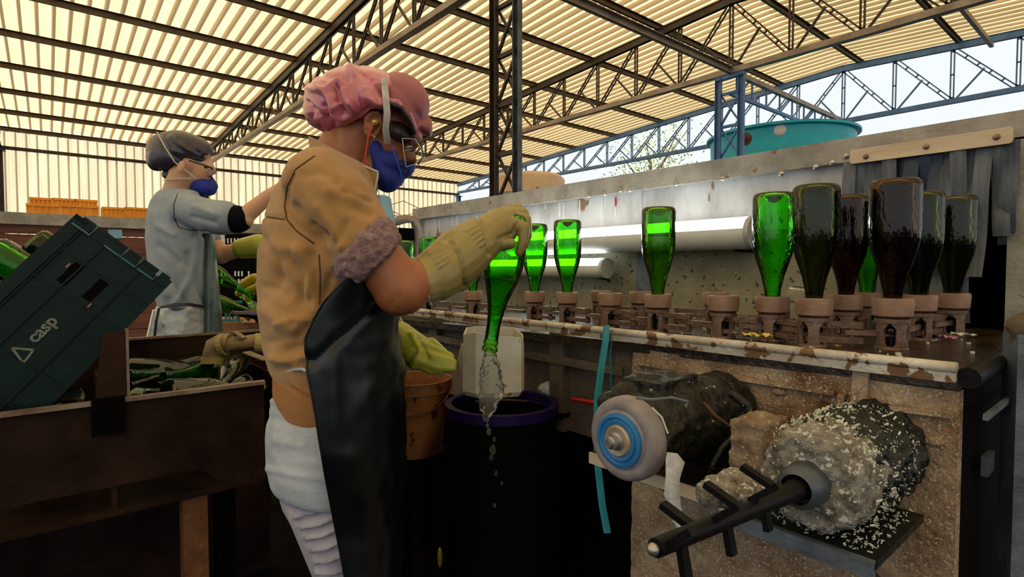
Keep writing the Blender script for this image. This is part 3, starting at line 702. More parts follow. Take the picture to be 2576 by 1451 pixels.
rear = [(2128, 1.42, 'bglass', 'narrow brown upturned bottle squeezed behind the large olive one'),
        (2180, 1.60, 'gglass', 'mid green upturned bottle behind, between the brown and the olive bottles'),
        (1800, 1.44, None, ''), (1612, 1.40, None, ''), (1512, 1.42, None, '')]
rr = []
for px, X, k, lab in rear:
    x, y = pxy(px, X); rr.append((x, y))
    if k: bottle(x, y, k, lab)
for p in front+rr: holder(*p)
for a_, b_ in zip(front[:-1], front[1:]): link(a_, b_)
for a_, b_ in zip(rr[:-1], rr[1:]): link(a_, b_)
b = thing('glass_tumbler', 'small clear tumbler lying on the tray behind the dark olive bottle', 'glass', WZ(2003, 770, 1.10))
p = WX(1990, 741, 1.50); q = WX(2035, 745, 1.50); ax = (q-p).normalized()
T = Matrix.Translation(p) @ ax.to_track_quat('Z', 'Y').to_matrix().to_4x4()
MB().lathe([(.024, 0), (.022, .045), (.0005, .047), (.0005, .044), (.020, .043), (.022, 0)], T, 20).obj('cup', 'clear', b, True)

# litter on the tray
def litter(px, py, m, label, s, nm='foil_scrap', cat='litter', seed=0):
    c = WZ(px, py, ztray(.5)+.008); a = MB(); random.seed(seed); rings = []
    for i in range(6):
        t = i/5-.5
        rings.append([c+Vector((math.cos(seed)*t*s*2, math.sin(seed)*t*s*2, 0))+Vector((math.cos(k)*s*.5*random.uniform(.6, 1.1), math.sin(k)*s*.5*random.uniform(.6, 1.1), abs(math.sin(k*1.3+i))*s*.5*random.uniform(.5, 1.1))) for k in [j*math.pi/4 for j in range(8)]])
    return a.loft(rings, True).obj(nm, m, None, False, label=label, category=cat)
litter(1906, 848, 'gold', 'gold foil neck wrapper lying at the tray rim', .022, seed=2)
litter(1942, 834, 'paper', 'white bottle cork lying beside the gold foil', .011, 'cork', 'cork', 3)
litter(2385, 852, 'pink', 'pink foil scrap on the wet tray', .016, seed=4)
litter(2425, 845, 'chips', 'pale green paper scrap right of the pink foil', .017, 'paper_scrap', seed=5)
litter(2352, 858, 'clear', 'grey plastic scrap left of the pink foil', .012, 'plastic_scrap', seed=6)
litter(2105, 872, 'orangewood', 'small orange cap ring by the rim below the dark bottles', .009, 'cap_ring', seed=7)
litter(1840, 838, 'foam', 'grey scrap on the tray beside the empty holder', .012, 'paper_scrap', seed=8)
a = MB(); random.seed(21)
for k in range(220):
    x = random.uniform(XF+.02, 1.7); y = random.uniform(YE+.03, 2.4); s = random.uniform(.0015, .004)
    a.box((x, y, ztray(y)+s*.5), (s*2, s, s), Matrix.Rotation(random.random()*3, 3, 'Z'))
a.obj('glass_crumbs', 'chips', None, False, label='pale glass and paper crumbs scattered over the wet tray', category='crumbs', kind='stuff')
# ------------------------------------------------------------------ brush motors in front of the machine
def lumpy(mb, name, m, parent, vox, amp, sc, seed=0, smooth=2, **t):
    return sculpt(mb, name, m, parent, vox, smooth, fn=lambda p, x, y: amp*(nz(p, sc, seed)+.6*nz(p, sc*2.7, seed+5)), **t)
AX = Matrix.Rotation(-math.pi/2, 4, 'Y')   # lathe axis pointing to -X (towards the workers)
g = thing('brush_motor', 'sludge-blackened motor with a grey abrasive wheel and blue ring', 'motor', (.8, .538, .955))
c1 = Vector((.68, .538, .957)); T = Matrix.Translation(c1) @ AX
MB().lathe([(.030, .012), (.044, .013), (.046, .011), (.050, .013), (.058, .012), (.0635, .006), (.065, -.002), (.065, -.016), (.058, -.022), (.020, -.022)], T, 48).obj('abrasive_wheel', 'wheel', g, True)
MB().lathe([(.024, .017), (.026, .019), (.031, .019), (.033, .016), (.036, .019), (.041, .018), (.042, .012)], T, 40).obj('blue_ring', 'bluering', g, True)
MB().lathe([(.012, .020), (.022, .022), (.025, .017)], T, 32).obj('flange', 'tanring', g, True)
MB().lathe([(.0005, .042), (.006, .042), (.0065, .036), (.010, .035), (.010, .024), (.014, .023), (.015, .018)], T, 12).obj('spindle_nut', 'steelbolt', g, True)
a = MB(); p = c1+Vector((.045, 0, 0)); q = c1+Vector((.26, 0, 0)); a.caps(p, .060, q, .072, 20); a.caps(c1+Vector((.02, 0, 0)), .02, p, .02)
a.box(c1+Vector((.12, .02, .055)), (.12, .07, .05)); a.caps(c1+Vector((.04, .06, .04)), .022, c1+Vector((.10, .03, .06)), .03)
lumpy(a, 'motor_body', 'sludge', g, .004, .007, 28, 2)
MB().tube([W(1770, 1012, .87), W(1800, 1045, .85), W(1835, 1070, .84), W(1862, 1085, .86)], .0022, 6).obj('wire', 'rust', g, True)
MB().tube([W(1840, 990, .93), W(1880, 1020, .90), W(1893, 1060, .90), W(1865, 1090, .88)], .0075, 8).obj('conduit', 'sludge', g, True)
MB().tube([W(1845, 1100, .86), W(1815, 1130, .84), W(1790, 1175, .84), W(1785, 1200, .85)], .005, 8).obj('cable', 'sludge', g, True)
MB().tube([W(1640, 1025, .80), W(1665, 1050, .80), W(1680, 1090, .80)], .0015, 6).obj('clip_wire', 'chips', g)
MB().tube([W(1600, 1000, .80), W(1640, 1005, .80), W(1690, 1000, .82), W(1730, 1010, .83), W(1725, 1022, .83)], .0022, 6).obj('loop_wire', 'bluegrey', g)
sh = thing('motor_shelf', 'narrow angle iron shelf under the black motor and its wheel', 'shelf', (.87, .55, .87))
MB().box((.875, .545, .8745), (.21, .29, .008)).obj('plate', 'sludge', sh); MB().box((.770, .545, .868), (.008, .29, .020)).obj('front_edge', 'wood', sh, label='pale crusted front edge')
for y in (.66, .44): MB().bar((.80, y, .87), (.98, y, .76), .02, .012).obj('bracket', 'crustdim', sh)
# second motor: pulp-encrusted, spindle with bristles
g2 = thing('brush_motor', 'large motor caked in grey label pulp with a black bristled spindle', 'motor', (.85, .30, .946))
c2 = Vector((.745, .295, .944))
a = MB(); a.caps(c2+Vector((.045, 0, 0)), .055, c2+Vector((.10, 0, 0)), .062, 24); a.lathe([(.001, .0), (.058, .0), (.066, -.02), (.068, -.10), (.001, -.10)], Matrix.Translation(c2) @ AX, 24)
lumpy(a, 'motor_face', 'encrust', g2, .0035, .006, 55, 4)
a = MB(); a.caps(c2+Vector((.10, -.003, .0)), .073, c2+Vector((.22, -.005, 0)), .070, 24)
lumpy(a, 'motor_body', 'sludge', g2, .004, .008, 50, 9)
a = MB(); a.box(c2+Vector((.05, .088, .012)), (.08, .050, .095)); a.box(c2+Vector((.05, .075, 0)), (.06, .05, .07)); lumpy(a, 'terminal_box', 'encrustb', g2, .004, .004, 60, 3, 4)
MB().lathe([(.019, .035), (.026, .03), (.029, .0), (.029, -.03)], Matrix.Translation(c2+Vector((.0, 0, 0))) @ AX, 24).obj('bearing_boss', 'colsteel', g2, True)
tip = Vector((.425, .30, .962)); a = MB(); a.tube([c2+Vector((-.02, 0, 0)), c2+Vector((-.06, 0, 0)), tip], [.016, .0105, .009], 12); a.obj('spindle', 'black', g2, True)
MB().ell(tip+Vector((-.004, 0, 0)), ((.006, 0, 0), (0, .006, 0), (0, 0, .006))).obj('spindle_tip', 'steelbolt', g2, True)
for k in range(9):
    x = tip.x+.012+k*.028; dr = Vector((0, math.cos(k*2.1+2.4), math.sin(k*2.1+2.4))); 
    MB().bar(Vector((x, .30, .958)), Vector((x, .30, .958))+dr*.042, .007, .011, (1, 0, 0)).obj('brush_tuft', 'black', g2)
a = MB(); random.seed(5)
for k in range(900):
    th = random.uniform(-.6, 3.4); xx = random.uniform(.02, .20); r = .072+random.uniform(-.001, .006)
    p = c2+Vector((xx, -math.cos(th)*r*-1 if False else math.cos(th)*-r, math.sin(th)*r))
    R = Matrix.Rotation(random.random()*3, 3, 'X') @ Matrix.Rotation(random.random()*3, 3, 'Y')
    s = random.choice((.0007, .001, .0013, .0022)); a.box(p, (s*2.6, s, s*.4), R)
for k in range(800):
    p = Vector((random.uniform(.775, .95), random.uniform(.23, .41), .862+random.uniform(0, .012))); R = Matrix.Rotation(random.random()*3, 3, 'X') @ Matrix.Rotation(random.random()*3, 3, 'Z')
    s = random.uniform(.0009, .0024); a.box(p, (s*2.4, s, s*.5), R)
a.obj('pulp_flakes', 'chips', g2, kind='stuff')
s2 = thing('motor_shelf', 'tilted angle iron shelf under the pulp-caked motor', 'shelf', (.87, .32, .85))
MB().box((.875, .320, .853), (.21, .19, .010)).obj('plate', 'sludge', s2); MB().box((.768, .320, .850), (.010, .19, .022)).obj('front_edge', 'bluegrey', s2, label='grey front edge')
MB().bar((.80, .25, .845), (.98, .25, .72), .025, .012).obj('bracket', 'crustdim', s2)
a = MB(); a.caps(W(1790, 1240, .74), .020, W(1850, 1225, .76), .026); a.caps(W(1830, 1250, .72), .012, W(1900, 1240, .74), .018); lumpy(a, 'pulp_heap', 'encrust', None, .003, .004, 70, 3, label='wet heap of grey label pulp between the two motors', category='pulp')
a = MB(); rings = []
for i, (px, py, wd) in enumerate(((1690, 1140, 14), (1700, 1160, 22), (1692, 1200, 20), (1690, 1240, 18), (1700, 1280, 16), (1705, 1310, 12), (1712, 1335, 6))):
    d = .735-.004*i; r = []
    for k in range(8):
        t = 2*math.pi*k/8; r.append(W(px+math.cos(t)*wd*(1+.25*math.sin(i*3+k)), py+math.sin(i+k)*4, d)+FW*math.sin(t)*.006)
    rings.append(r)
a.loft(rings, True).obj('torn_label', 'foam', None, True, label='torn wet label strip hanging from the shelf below the wheel', category='litter')

# teal strap hanging from the rim
a = MB(); path = [WX(px, py, XF-.028-.012*k) for k, (px, py) in enumerate(((1526, 818), (1523, 860), (1512, 930), (1503, 1000), (1500, 1080), (1505, 1180), (1515, 1270), (1528, 1340)))]
rings = []
for i, p in enumerate(path): rings.append([p+RT*.0075, p+RT*.004+FW*.003, p-RT*.0075, p-RT*.004-FW*.003])
a.loft(rings, True).obj('hanging_strap', 'hose', None, True, label='flat teal strap hanging from the tray rim left of the wheel', category='strap')
a = MB(); a.tube([WX(1540, 830, XF-.02), WX(1535, 900, XF-.01), WX(1538, 1000, XF), WX(1540, 1100, XF+.02)], .0018, 6).obj('thin_cord', 'hose', None, True, label='thin teal cord hanging behind the flat teal strap', category='cord')
MB().tube([WX(1440, 1004, 1.0), WX(1525, 1018, .95)], .006, 8).obj('red_handle', 'red', None, True, label='short red handle in the dark left of the teal strap', category='handle')
# post at the right border
t = thing('steel_post', 'scuffed blue-grey steel post at the right border', 'post', W(2580, 1200, .86))
pb = W(2588, 1000, .86); a = MB(); a.box((pb.x, pb.y, .56), (.05, .05, 1.12), Matrix.Rotation(.5, 3, 'Z')); a.obj('post', 'bluegrey', t)
MB().box((pb.x, pb.y, .01), (.1, .1, .02)).obj('foot_plate', 'bluegrey', t)
a = MB(); a.ell((pb.x, pb.y, 1.12), ((.03, 0, 0), (0, .03, 0), (0, 0, .035))); lumpy(a, 'sludge_cap', 'crustdim', t, .004, .006, 50)

# ------------------------------------------------------------------ under the pouring hand: drum, jug, bucket, film
dc = W(1262, 1000, 1.37); d_ = thing('drum', 'black drum with a purple rim, in the dark under the pouring bottle', 'drum', (dc.x, dc.y, 0)); zt = W(1262, 1010, 1.37).z
T = Matrix.Translation((dc.x, dc.y, 0))
MB().lathe([(.12, 0), (.135, .2), (.135, zt-.03), (.127, zt-.03), (.127, zt-.05), (.001, zt-.055)], T, 32).obj('drum_body', 'blackdrum', d_, True)
MB().lathe([(.124, zt-.022), (.140, zt-.022), (.140, zt), (.124, zt), (.124, zt-.022)], T, 32).obj('rim', 'purple', d_, True)
j = thing('cut_jug', 'milky white cut-open plastic jug standing behind the poured water', 'jug', W(1243, 985, 1.44))
a = MB(); rings = []
ct = W(1243, 985, 1.40); hw = 75*1.40/F
for z, k in ((0, .90), (.012, 1.0), (.10, 1.0), (.135, .98)):
    rings.append([ct+Vector((0, 0, z))+RT*(x*hw*k)+Vector((FW.x, FW.y, 0)).normalized()*(y*hw*k) for x, y in ((-1, -.6), (-.55, -1), (.1, -1), (.9, -.75), (1, -.4), (1, .6), (.7, 1), (-.7, 1), (-1, .6))])
tops = (.150, .158, .150, .145, .12, .14, .155, .158, .158)
rings.append([Vector((p.x, p.y, ct.z+tops[i])) for i, p in enumerate(rings[-1])])
cen = ct.copy()
inn = [[cen+(p-cen)*.95+Vector((0, 0, .003)) if True else p for p in r] for r in rings]
for r, ri in zip(rings, inn):
    for p, q in zip(r, ri): q.z = p.z if r is rings[-1] else p.z+.004
a.loft(rings+inn[::-1], True); a.obj('jug_body', 'jug', j)
a = MB(); zt2 = ct.z+.13; a.tube([ct+RT*(-hw*1.0)+Vector((0, 0, .05)), ct+RT*(-hw*1.12)+Vector((0, 0, .08)), ct+RT*(-hw*1.0)+Vector((0, 0, .12))], .008, 8).obj('handle', 'jug', j, True)
bc = W(1042, 960, 1.50); bz1 = W(1042, 950, 1.50).z; bz0 = bz1-.20
b = thing('bucket', 'rust-stained orange bucket behind the apron, under the yellow-green glove', 'bucket', (bc.x, bc.y, bz0)); T = Matrix.Translation((bc.x, bc.y, 0))
MB().lathe([(.001, bz0), (.072, bz0), (.094, bz1-.03), (.102, bz1-.03), (.102, bz1), (.095, bz1), (.090, bz1-.03), (.068, bz0+.01), (.001, bz0+.01)], T, 36).obj('bucket_body', 'bucket', b, True)
MB().tube([Vector((bc.x, bc.y, bz1-.015))+RT*(.103*math.cos(t))-FW*(.103*math.sin(t))*1.0+Vector((0, 0, -.07*math.sin(t))) for t in [math.pi*k/12 for k in range(13)]], .0025, 6).obj('handle', 'rust', b, True)
st = thing('bucket_stand', 'black steel stand under the orange bucket', 'stand', (bc.x, bc.y, 0))
MB().box((bc.x, bc.y, bz0-.012), (.20, .20, .02)).obj('top', 'blackdrum', st)
for sx in (-1, 1):
    for sy in (-1, 1): MB().box((bc.x+sx*.08, bc.y+sy*.08, (bz0-.02)/2), (.03, .03, bz0-.02)).obj('leg', 'blackdrum', st)
a = MB(); EL(a, 1400, 985, 1.50, 45, 28, .05); EL(a, 1425, 965, 1.50, 28, 22, .04)
lumpy(a, 'plastic_film', 'foam', None, .005, .012, 30, 3, label='crumpled grey plastic film on the ledge right of the jug', category='film')
MB().box(W(1405, 1022, 1.52), (.16, .16, .012)).obj('ledge', 'blackdrum', wsh)
MB().box((W(1405, 1022, 1.52).x+.08, W(1405, 1022, 1.52).y, W(1405, 1022, 1.52).z+.05), (.02, .16, .12)).obj('ledge_bracket', 'blackdrum', wsh)
# shard of gold foil on the floor and bottle on the left
p = WZ(1108, 1400, .55)
MB().ell(W(1107, 1402, 1.5), (RT*.007, FW*.004, UP*.028)).obj('foil_strip', 'gold', None, True, label='thin gold foil strip catching light on the black drum stack below', category='litter')
MB().box(W(1107, 1450, 1.5), (.25, .25, .04)).obj('low_step', 'blackdrum', None, label='black low step in the dark below the bucket', category='step')

# ------------------------------------------------------------------ left: sorting trough full of bottles
t0 = WY(0, 1047, 1.7); zf = t0.z; t1 = WY(664, 966, 1.7); YT = 1.7; YTB = 2.36
tr = thing('sorting_trough', 'dark rusty steel trough full of bottles, left foreground', 'trough', (-.5, 2.0, zf))
XR = t1.x; XLf = -1.6
zlow = WY(0, 1272, 1.7).z; zr = WY(580, 1225, 1.7).z; xk = WY(500, 1180, 1.7).x; xk2 = WY(590, 1232, 1.7).x
def prism(poly, y0, y1): return MB().loft([[Vector((x, y, z)) for x, z in poly] for y in (y0, y1)], True)
prism([(XLf, zf), (XLf, zlow), (xk, WY(500, 1180, 1.7).z), (xk2, zr), (XR, zr), (XR, zf)], YT, YT+.008).obj('front_plate', 'trough', tr)
MB().box(((XLf+XR)/2, YT-.004, zf+.004), (XR-XLf, .022, .010)).obj('front_lip', 'edge', tr)
zb = WY(430, 846, YTB).z
MB().box(((XLf+XR)/2+.1, YTB+.004, zb/2+.01), (XR-XLf+.2, .008, zb-.02)).obj('back_plate', 'trough', tr)  # extended to the floor as a dark sheet for the shade under the trough
MB().box(((XLf+XR)/2+.1, YTB+.004, zb), (XR-XLf+.2, .02, .008)).obj('back_lip', 'edge', tr)
MB().box(((XLf+XR)/2, 2.03, .60), (XR-XLf, .66, .01)).obj('bottom_plate', 'trough', tr)
MB().box((XR+.1, 2.03, (zf+.6)/2-.02), (.008, .66, zf-.6)).obj('end_plate', 'trough', tr)
pz = WY(318, 838, YT).z; x0 = WY(238, 900, YT).x; x1 = WY(322, 900, YT).x
prism([(x0, zf-.02), (x0+.004, zf+.06), (x0+.02, pz), (x1, pz+.005), (x1, zf-.02)], YT+.01, YT+.03).obj('divider', 'trough', tr)
MB().box((x1, YT+.018, (zf+pz)/2), (.006, .026, pz-zf+.02)).obj('divider_edge', 'edge', tr, label='bright edge with light painted on')  # paler colour stands in for light falling on this edge
MB().box(((x0+x1)/2-.01, YT-.012, zf-.03), (x1-x0+.0, .02, .09)).obj('divider_clamp', 'blackdrum', tr)
MB().box(((x0+x1)/2, 2.03, .74), (.01, .64, .27)).obj('partition', 'trough', tr)
for x in (-1.2, -.3, .38): 
    for y in (YT+.06, YTB-.05): MB().box((x, y, .3), (.05, .05, .6)).obj('leg', 'blackdrum', tr)
MB().bar((.30, YT+.05, .02), (.30, YT+.05, .6), .06, .06).obj('leg', 'rust', tr)
# heap of bottles
random.seed(17); zs = zf-.02
def place(px, py, an, k):
    c = 'beside the bright divider edge' if px < 390 else 'left of the heap centre' if px < 470 else 'in the heap centre' if px < 550 else 'below the tan pipe' if px < 610 else 'nearest the tan jacket'
    r = 'rear' if py < 900 else 'middle-row' if py < 950 else 'front'
    return '%s %s bottle %s in the trough, %s' % (r, 'dark' if k == 'd' else 'green', 'lying crosswise' if abs(((an+50) % 180)-90) < 45 else 'lying lengthwise', c)
heap = [(345, 905, 10, 'd'), (430, 905, 60, 'd'), (500, 895, -30, 'd'), (400, 935, 5, 'g'), (445, 965, 8, 'g'), (520, 945, -10, 'd'), (590, 925, 15, 'g'), (600, 960, -5, 'd'), (360, 965, 70, 'g'), (640, 940, 30, 'd'), (470, 925, 35, 'd'), (560, 975, 4, 'd'), (385, 880, -20, 'd'), (560, 900, 80, 'd'), (645, 905, -15, 'd'), (360, 935, 100, 'd'), (500, 975, 120, 'd'), (620, 890, 40, 'g'), (440, 880, 100, 'd'), (540, 880, 12, 'd'), (400, 985, 165, 'g'), (630, 975, 170, 'd')]
uniq = {4: 'green bottle lying parallel to the trough lip with its mouth to the right', 8: 'green bottle tucked in the trough corner beside the bright divider edge'}
for i, (px, py, an, k) in enumerate(heap):
    p = WZ(px, py, zs-.01-.015*random.random()); r = math.radians(an+50)
    p.y = min(max(p.y, YT+.08), YTB-.06); L_ = .15
    el = random.uniform(-.12, .12)
    lab = uniq.get(i, place(px, py, an, k)) if True else ('dark wine bottle lying in the heap inside the rusty trough' if k == 'd' else 'green wine bottle lying in the heap inside the rusty trough')
    ax = Vector((math.cos(r), math.sin(r)*.35, el)).normalized(); st_ = p-ax*L_
    x_lo, x_hi = x1+.05, XR+.05
    for e in (st_, st_+ax*.3):
        if e.x < x_lo: st_.x += x_lo-e.x
        if e.x > x_hi: st_.x -= e.x-x_hi
    st_.z -= .045*(i % 3)
    q = ax.to_track_quat('Z', 'Y')
    inst(BL if k == 'g' else BLD, 'wine_bottle', st_, None, q.to_euler(), label=lab, category='bottle', group='bottles heaped in the sorting trough')
for i, (px, py, an) in enumerate(((195, 1005, 20), (120, 1010, 5), (60, 1020, 40), (210, 975, 80))):
    p = WZ(px, py, zs-.03); p.y = min(max(p.y, YT+.1), 1.95); p.x = min(p.x, x0-.16); r = math.radians(an)
    ax = Vector((math.cos(r), math.sin(r)*.4, .05)).normalized()
    inst(BLD, 'wine_bottle', p-ax*.15-Vector((0, 0, .04*i)), None, ax.to_track_quat('Z', 'Y').to_euler(), label=['foremost dark bottle by the trough lip in the shadowed left bay', 'dark bottle in the left bay, second from the divider post', 'dark bottle at the far left of the shadowed bay', 'dark bottle with round base beside the divider post in the left bay'][i], category='bottle', group='bottles in the left bay of the trough')
# pipe with elbow above the trough
pp = thing('drain_pipe', 'tan plastic pipe with an elbow ending above the trough bottles', 'pipe', W(600, 870, 1.9))
dd = 2.0
MB().tube([W(538, 905, dd), W(538, 890, dd), W(543, 872, dd), W(560, 862, dd), W(580, 862, dd)], [.036, .037, .038, .036, .034], 14).obj('elbow', 'pipe', pp, True)
MB().tube([W(537, 912, dd), W(537, 898, dd)], .041, 16).obj('collar', 'ochre', pp)
MB().tube([W(556, 868, dd), W(568, 866, dd)], .041, 16).obj('collar', 'ochre', pp)
MB().tube([W(570, 866, dd), W(600, 864, dd+.02), W(650, 856, dd+.05)], [.030, .025, .026], 14).obj('pipe', 'pipe', pp, True)
MB().tube([W(640, 862, dd+.04), W(675, 864, dd+.06), W(720, 868, dd+.1)], [.036, .037, .037], 16).obj('tee', 'ochre', pp)
MB().bar(W(620, 885, 1.95), W(670, 905, 1.9), .03, .004).obj('support_strap', 'edge', pp)
MB().bar(W(590, 835, 2.0), W(615, 850, 2.0), .03, .006).obj('support_strap', 'edge', pp)

# ------------------------------------------------------------------ the tilted crate and its bottles
cr = thing('bottle_crate', 'big dark green plastic crate tipped on its corner over the trough', 'crate', W(200, 760, 1.5))
ey = (ray(470, 720).normalized()+RT*-.04).normalized(); rr_ = FW.cross(UP)*1.0; rr_ = RT-ey*RT.dot(ey); rr_.normalize(); uu_ = rr_.cross(ey); uu_ = uu_ if uu_.z > 0 else -uu_
ez = (rr_*(-.77)+uu_*.64).normalized(); ex = (rr_*(-.67)-uu_*.74); ex = (ex-ez*ex.dot(ez)).normalized()
O = W(430, 706, 1.50); CL, CW, CH = .52, .36, .262
Rm = Matrix((ex, ey, ez)).transposed()
def cb(a, x0, x1, y0, y1, z0, z1): return a.box(O+Rm @ Vector(((x0+x1)/2, (y0+y1)/2, (z0+z1)/2)), (x1-x0, y1-y0, z1-z0), Rm)
a = MB(); cb(a, 0.01, CL-.01, .01, .016, 0, CH-.003); a.obj('side_wall', 'crate', cr)
a = MB(); cb(a, 0.01, CL-.01, CW-.016, CW-.01, 0, CH-.003); a.obj('side_wall', 'crate', cr)
a = MB(); cb(a, 0.01, .016, .016, CW-.016, 0, CH-.003); a.obj('end_wall', 'crate', cr)
a = MB(); cb(a, CL-.016, CL-.01, .016, CW-.016, 0, CH-.003); a.obj('end_wall', 'crate', cr)
a = MB(); cb(a, 0, CL, 0, CW, -.004, .004); a.obj('base', 'crate', cr)
a = MB(); cb(a, 0, CL, 0, .012, CH-.030, CH); cb(a, 0, CL, CW-.012, CW, CH-.03, CH); cb(a, 0, .012, 0, CW, CH-.03, CH); cb(a, CL-.012, CL, 0, CW, CH-.03, CH); a.obj('rim', 'crate', cr)
for z0, z1 in ((.004, .030), (.038, .082), (.088, .122), (.128, .205), (.215, .245)):
    a = MB(); cb(a, -.004, .024, .002, .012, z0, z1); cb(a, -.006, .002, .0, .03, z0, z1); a.obj('corner_rib', 'crate', cr)
for z in (.034, .085, .125, .209): a = MB(); cb(a, -.007, .026, -.001, .010, z-.0012, z+.0012); cb(a, .022, .026, -.001, .010, z-.001, z+.045); a.obj('rib_highlight', 'cratelight', cr)  # lighter teal strips paint the highlights along the ribs
for x in (.085, .17, .35, .44): a = MB(); cb(a, x-.002, x+.002, .003, .012, 0, CH); a.obj('upright_rib', 'crate', cr)
for z in (.07, .170, .228): a = MB(); cb(a, 0.02, CL-.01, .003, .012, z-.002, z+.002); a.obj('long_rib', 'crate', cr)
for z in (.100, .165):
    a = MB(); cb(a, .095, .155, .006, .012, z, z+.022); a.obj('handle_slot', 'void', cr); 
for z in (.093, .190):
    a = MB(); cb(a, .105+.05*(z < .1), .118+.05*(z < .1), .002, .007, z, z+.004); a.obj('painted_glint', 'edge', cr)  # pale bars paint small glints on the crate side
for k in range(14): a = MB(); cb(a, .28+k*.014, .286+k*.014, .002, .012, .232, .258); a.obj('rim_slot', 'void', cr)
# print on the side: triangle and word
def stroke(a, x0, z0, x1, z1, w=.006): 
    p = O+Rm @ Vector((x0, .0085, z0)); q = O+Rm @ Vector((x1, .0085, z1)); a.bar(p, q, w, .003, ey)
a = MB(); X0 = .335
for (x0_, z0_, x1_, z1_) in ((X0-.018, .075, X0+.018, .075), (X0-.018, .075, X0, .112), (X0+.018, .075, X0, .112)): pass
stroke(a, .350, .106, .334, .146, .005); stroke(a, .350, .106, .314, .111, .005); stroke(a, .334, .146, .314, .111, .005)
a.obj('printed_triangle', 'cratetext', cr)
txt = bpy.data.curves.new('t', 'FONT'); txt.body = 'casp'; txt.size = .040; txt.extrude = .0008; txt.offset = .0010
to = bpy.data.objects.new('t', txt); COL.objects.link(to); dg = bpy.context.evaluated_depsgraph_get(); tm = bpy.data.meshes.new_from_object(to.evaluated_get(dg)); bpy.data.objects.remove(to)
tm.name = 'printed_word'; tm.materials.clear(); tm.materials.append(M['cratetext'])
org = O+Rm @ Vector((.300, .0075, .118)); xd = -ex; yd = ez; zd = -ey
for v in tm.vertices: c = v.co.copy(); v.co = org+xd*c.x+yd*c.y+zd*c.z
put(bpy.data.objects.new('printed_word', tm), cr)
# bottles in the crate, bases showing above the rim
for i, (x, y, h, k, lab) in enumerate(((.12, .20, .015, 'd', 'dark-edged bottle base peeking over the crate rim, right of the big green one'), (.185, .075, .04, 'g', 'bright green bottle base bulging out of the tipped crate'), (.19, .20, .05, 'd', 'dark bottle behind the green one in the tipped crate'), (.29, .08, .03, 'g', 'green bottle at the left border sticking out of the tipped crate'), (.30, .2, .05, 'd', 'dark bottle at the left border deep in the tipped crate'))):
    base = O+Rm @ Vector((x, y, h-.0))
    o = inst(BM['gglass' if k == 'g' else 'dglass'], 'wine_bottle', base, None, ez.to_track_quat('Z', 'Y').to_euler(), label=lab, category='bottle', group='bottles in the tipped crate')

# ------------------------------------------------------------------ far left: rusty hopper with yellow crates on it
yh = 9.5; zt = WY(180, 540, yh).z
h = thing('long_hopper', 'long rusty brown boarded hopper across the back left', 'hopper', (0, yh, 0))
xa, xb = -4.5, 4.3
for i, (a0, a1) in enumerate(((0, .35), (.36, .75), (.76, 1.15), (1.16, 1.42), (1.43, 1.66), (1.67, zt-.16))):
    MB().box(((xa+xb)/2, yh+.02+.01*(i % 2), (a0+a1)/2), (xb-xa, .05, a1-a0)).obj('board', 'rusty', h)
MB().box(((xa+xb)/2, yh+.25, zt-.08), (xb-xa, .6, .15)).obj('top_ledge', 'beam', h, label='weathered grey top ledge')
MB().box(((xa+xb)/2, yh+1.2, .8), (xb-xa, .05, 1.6)).obj('rear_board', 'rusty', h)
MB().box(((xa+xb)/2, yh+.7, 1.0), (xb-xa, 1.1, .04)).obj('bed', 'rusty', h)
p = WY(290, 588, yh-.02); MB().box(p, (.16, .006, .12)).obj('paper_notice', 'bib', None, label='small pale paper notice stuck on the rusty hopper', category='notice')
def ycrate(px0, px1, py0, py1, label, Y):
    p0 = WY(px0, py1, Y); p1 = WY(px1, py0, Y); t = thing('yellow_crate', label, 'crate', ((p0.x+p1.x)/2, Y, zt), 'yellow crates on the hopper')
    x0, x1_, z0, z1 = p0.x, p1.x, p0.z, p1.z; wd = .3
    a = MB()
    for yy in (0, wd): a.box(((x0+x1_)/2, Y+yy, (z0+z1)/2), (x1_-x0, .02, z1-z0))
    for xx in (x0+.01, x1_-.01): a.box((xx, Y+wd/2, (z0+z1)/2), (.02, wd, z1-z0))
    a.obj('body', 'yellow', t)
    MB().box(((x0+x1_)/2, Y-.015, z1-.015), (x1_-x0+.02, .03, .03)).obj('rim', 'yellow', t)
    n = 5
    for k in range(n+1): MB().box((x0+(x1_-x0)*k/n, Y-.015, (z0+z1)/2), (.015, .02, z1-z0)).obj('rib', 'yellow', t)
    return t
zoff = 0
ycrate(68, 150, 516, 541, 'left yellow crate of the lower row on the hopper', yh+.03)
ycrate(155, 246, 519, 543, 'second yellow crate of the lower row on the hopper', yh+.03)
ycrate(76, 130, 499, 515, 'upper left yellow crate of the stack', yh+.1)
ycrate(134, 188, 501, 517, 'upper middle yellow crate of the stack', yh+.1)
ycrate(191, 243, 504, 518, 'upper right yellow crate of the stack', yh+.1)
ycrate(258, 312, 523, 545, 'yellow crate standing apart right of the stack', yh+.03)
ycrate(315, 372, 524, 547, 'yellow crate next to the back of the far worker', yh+.03)

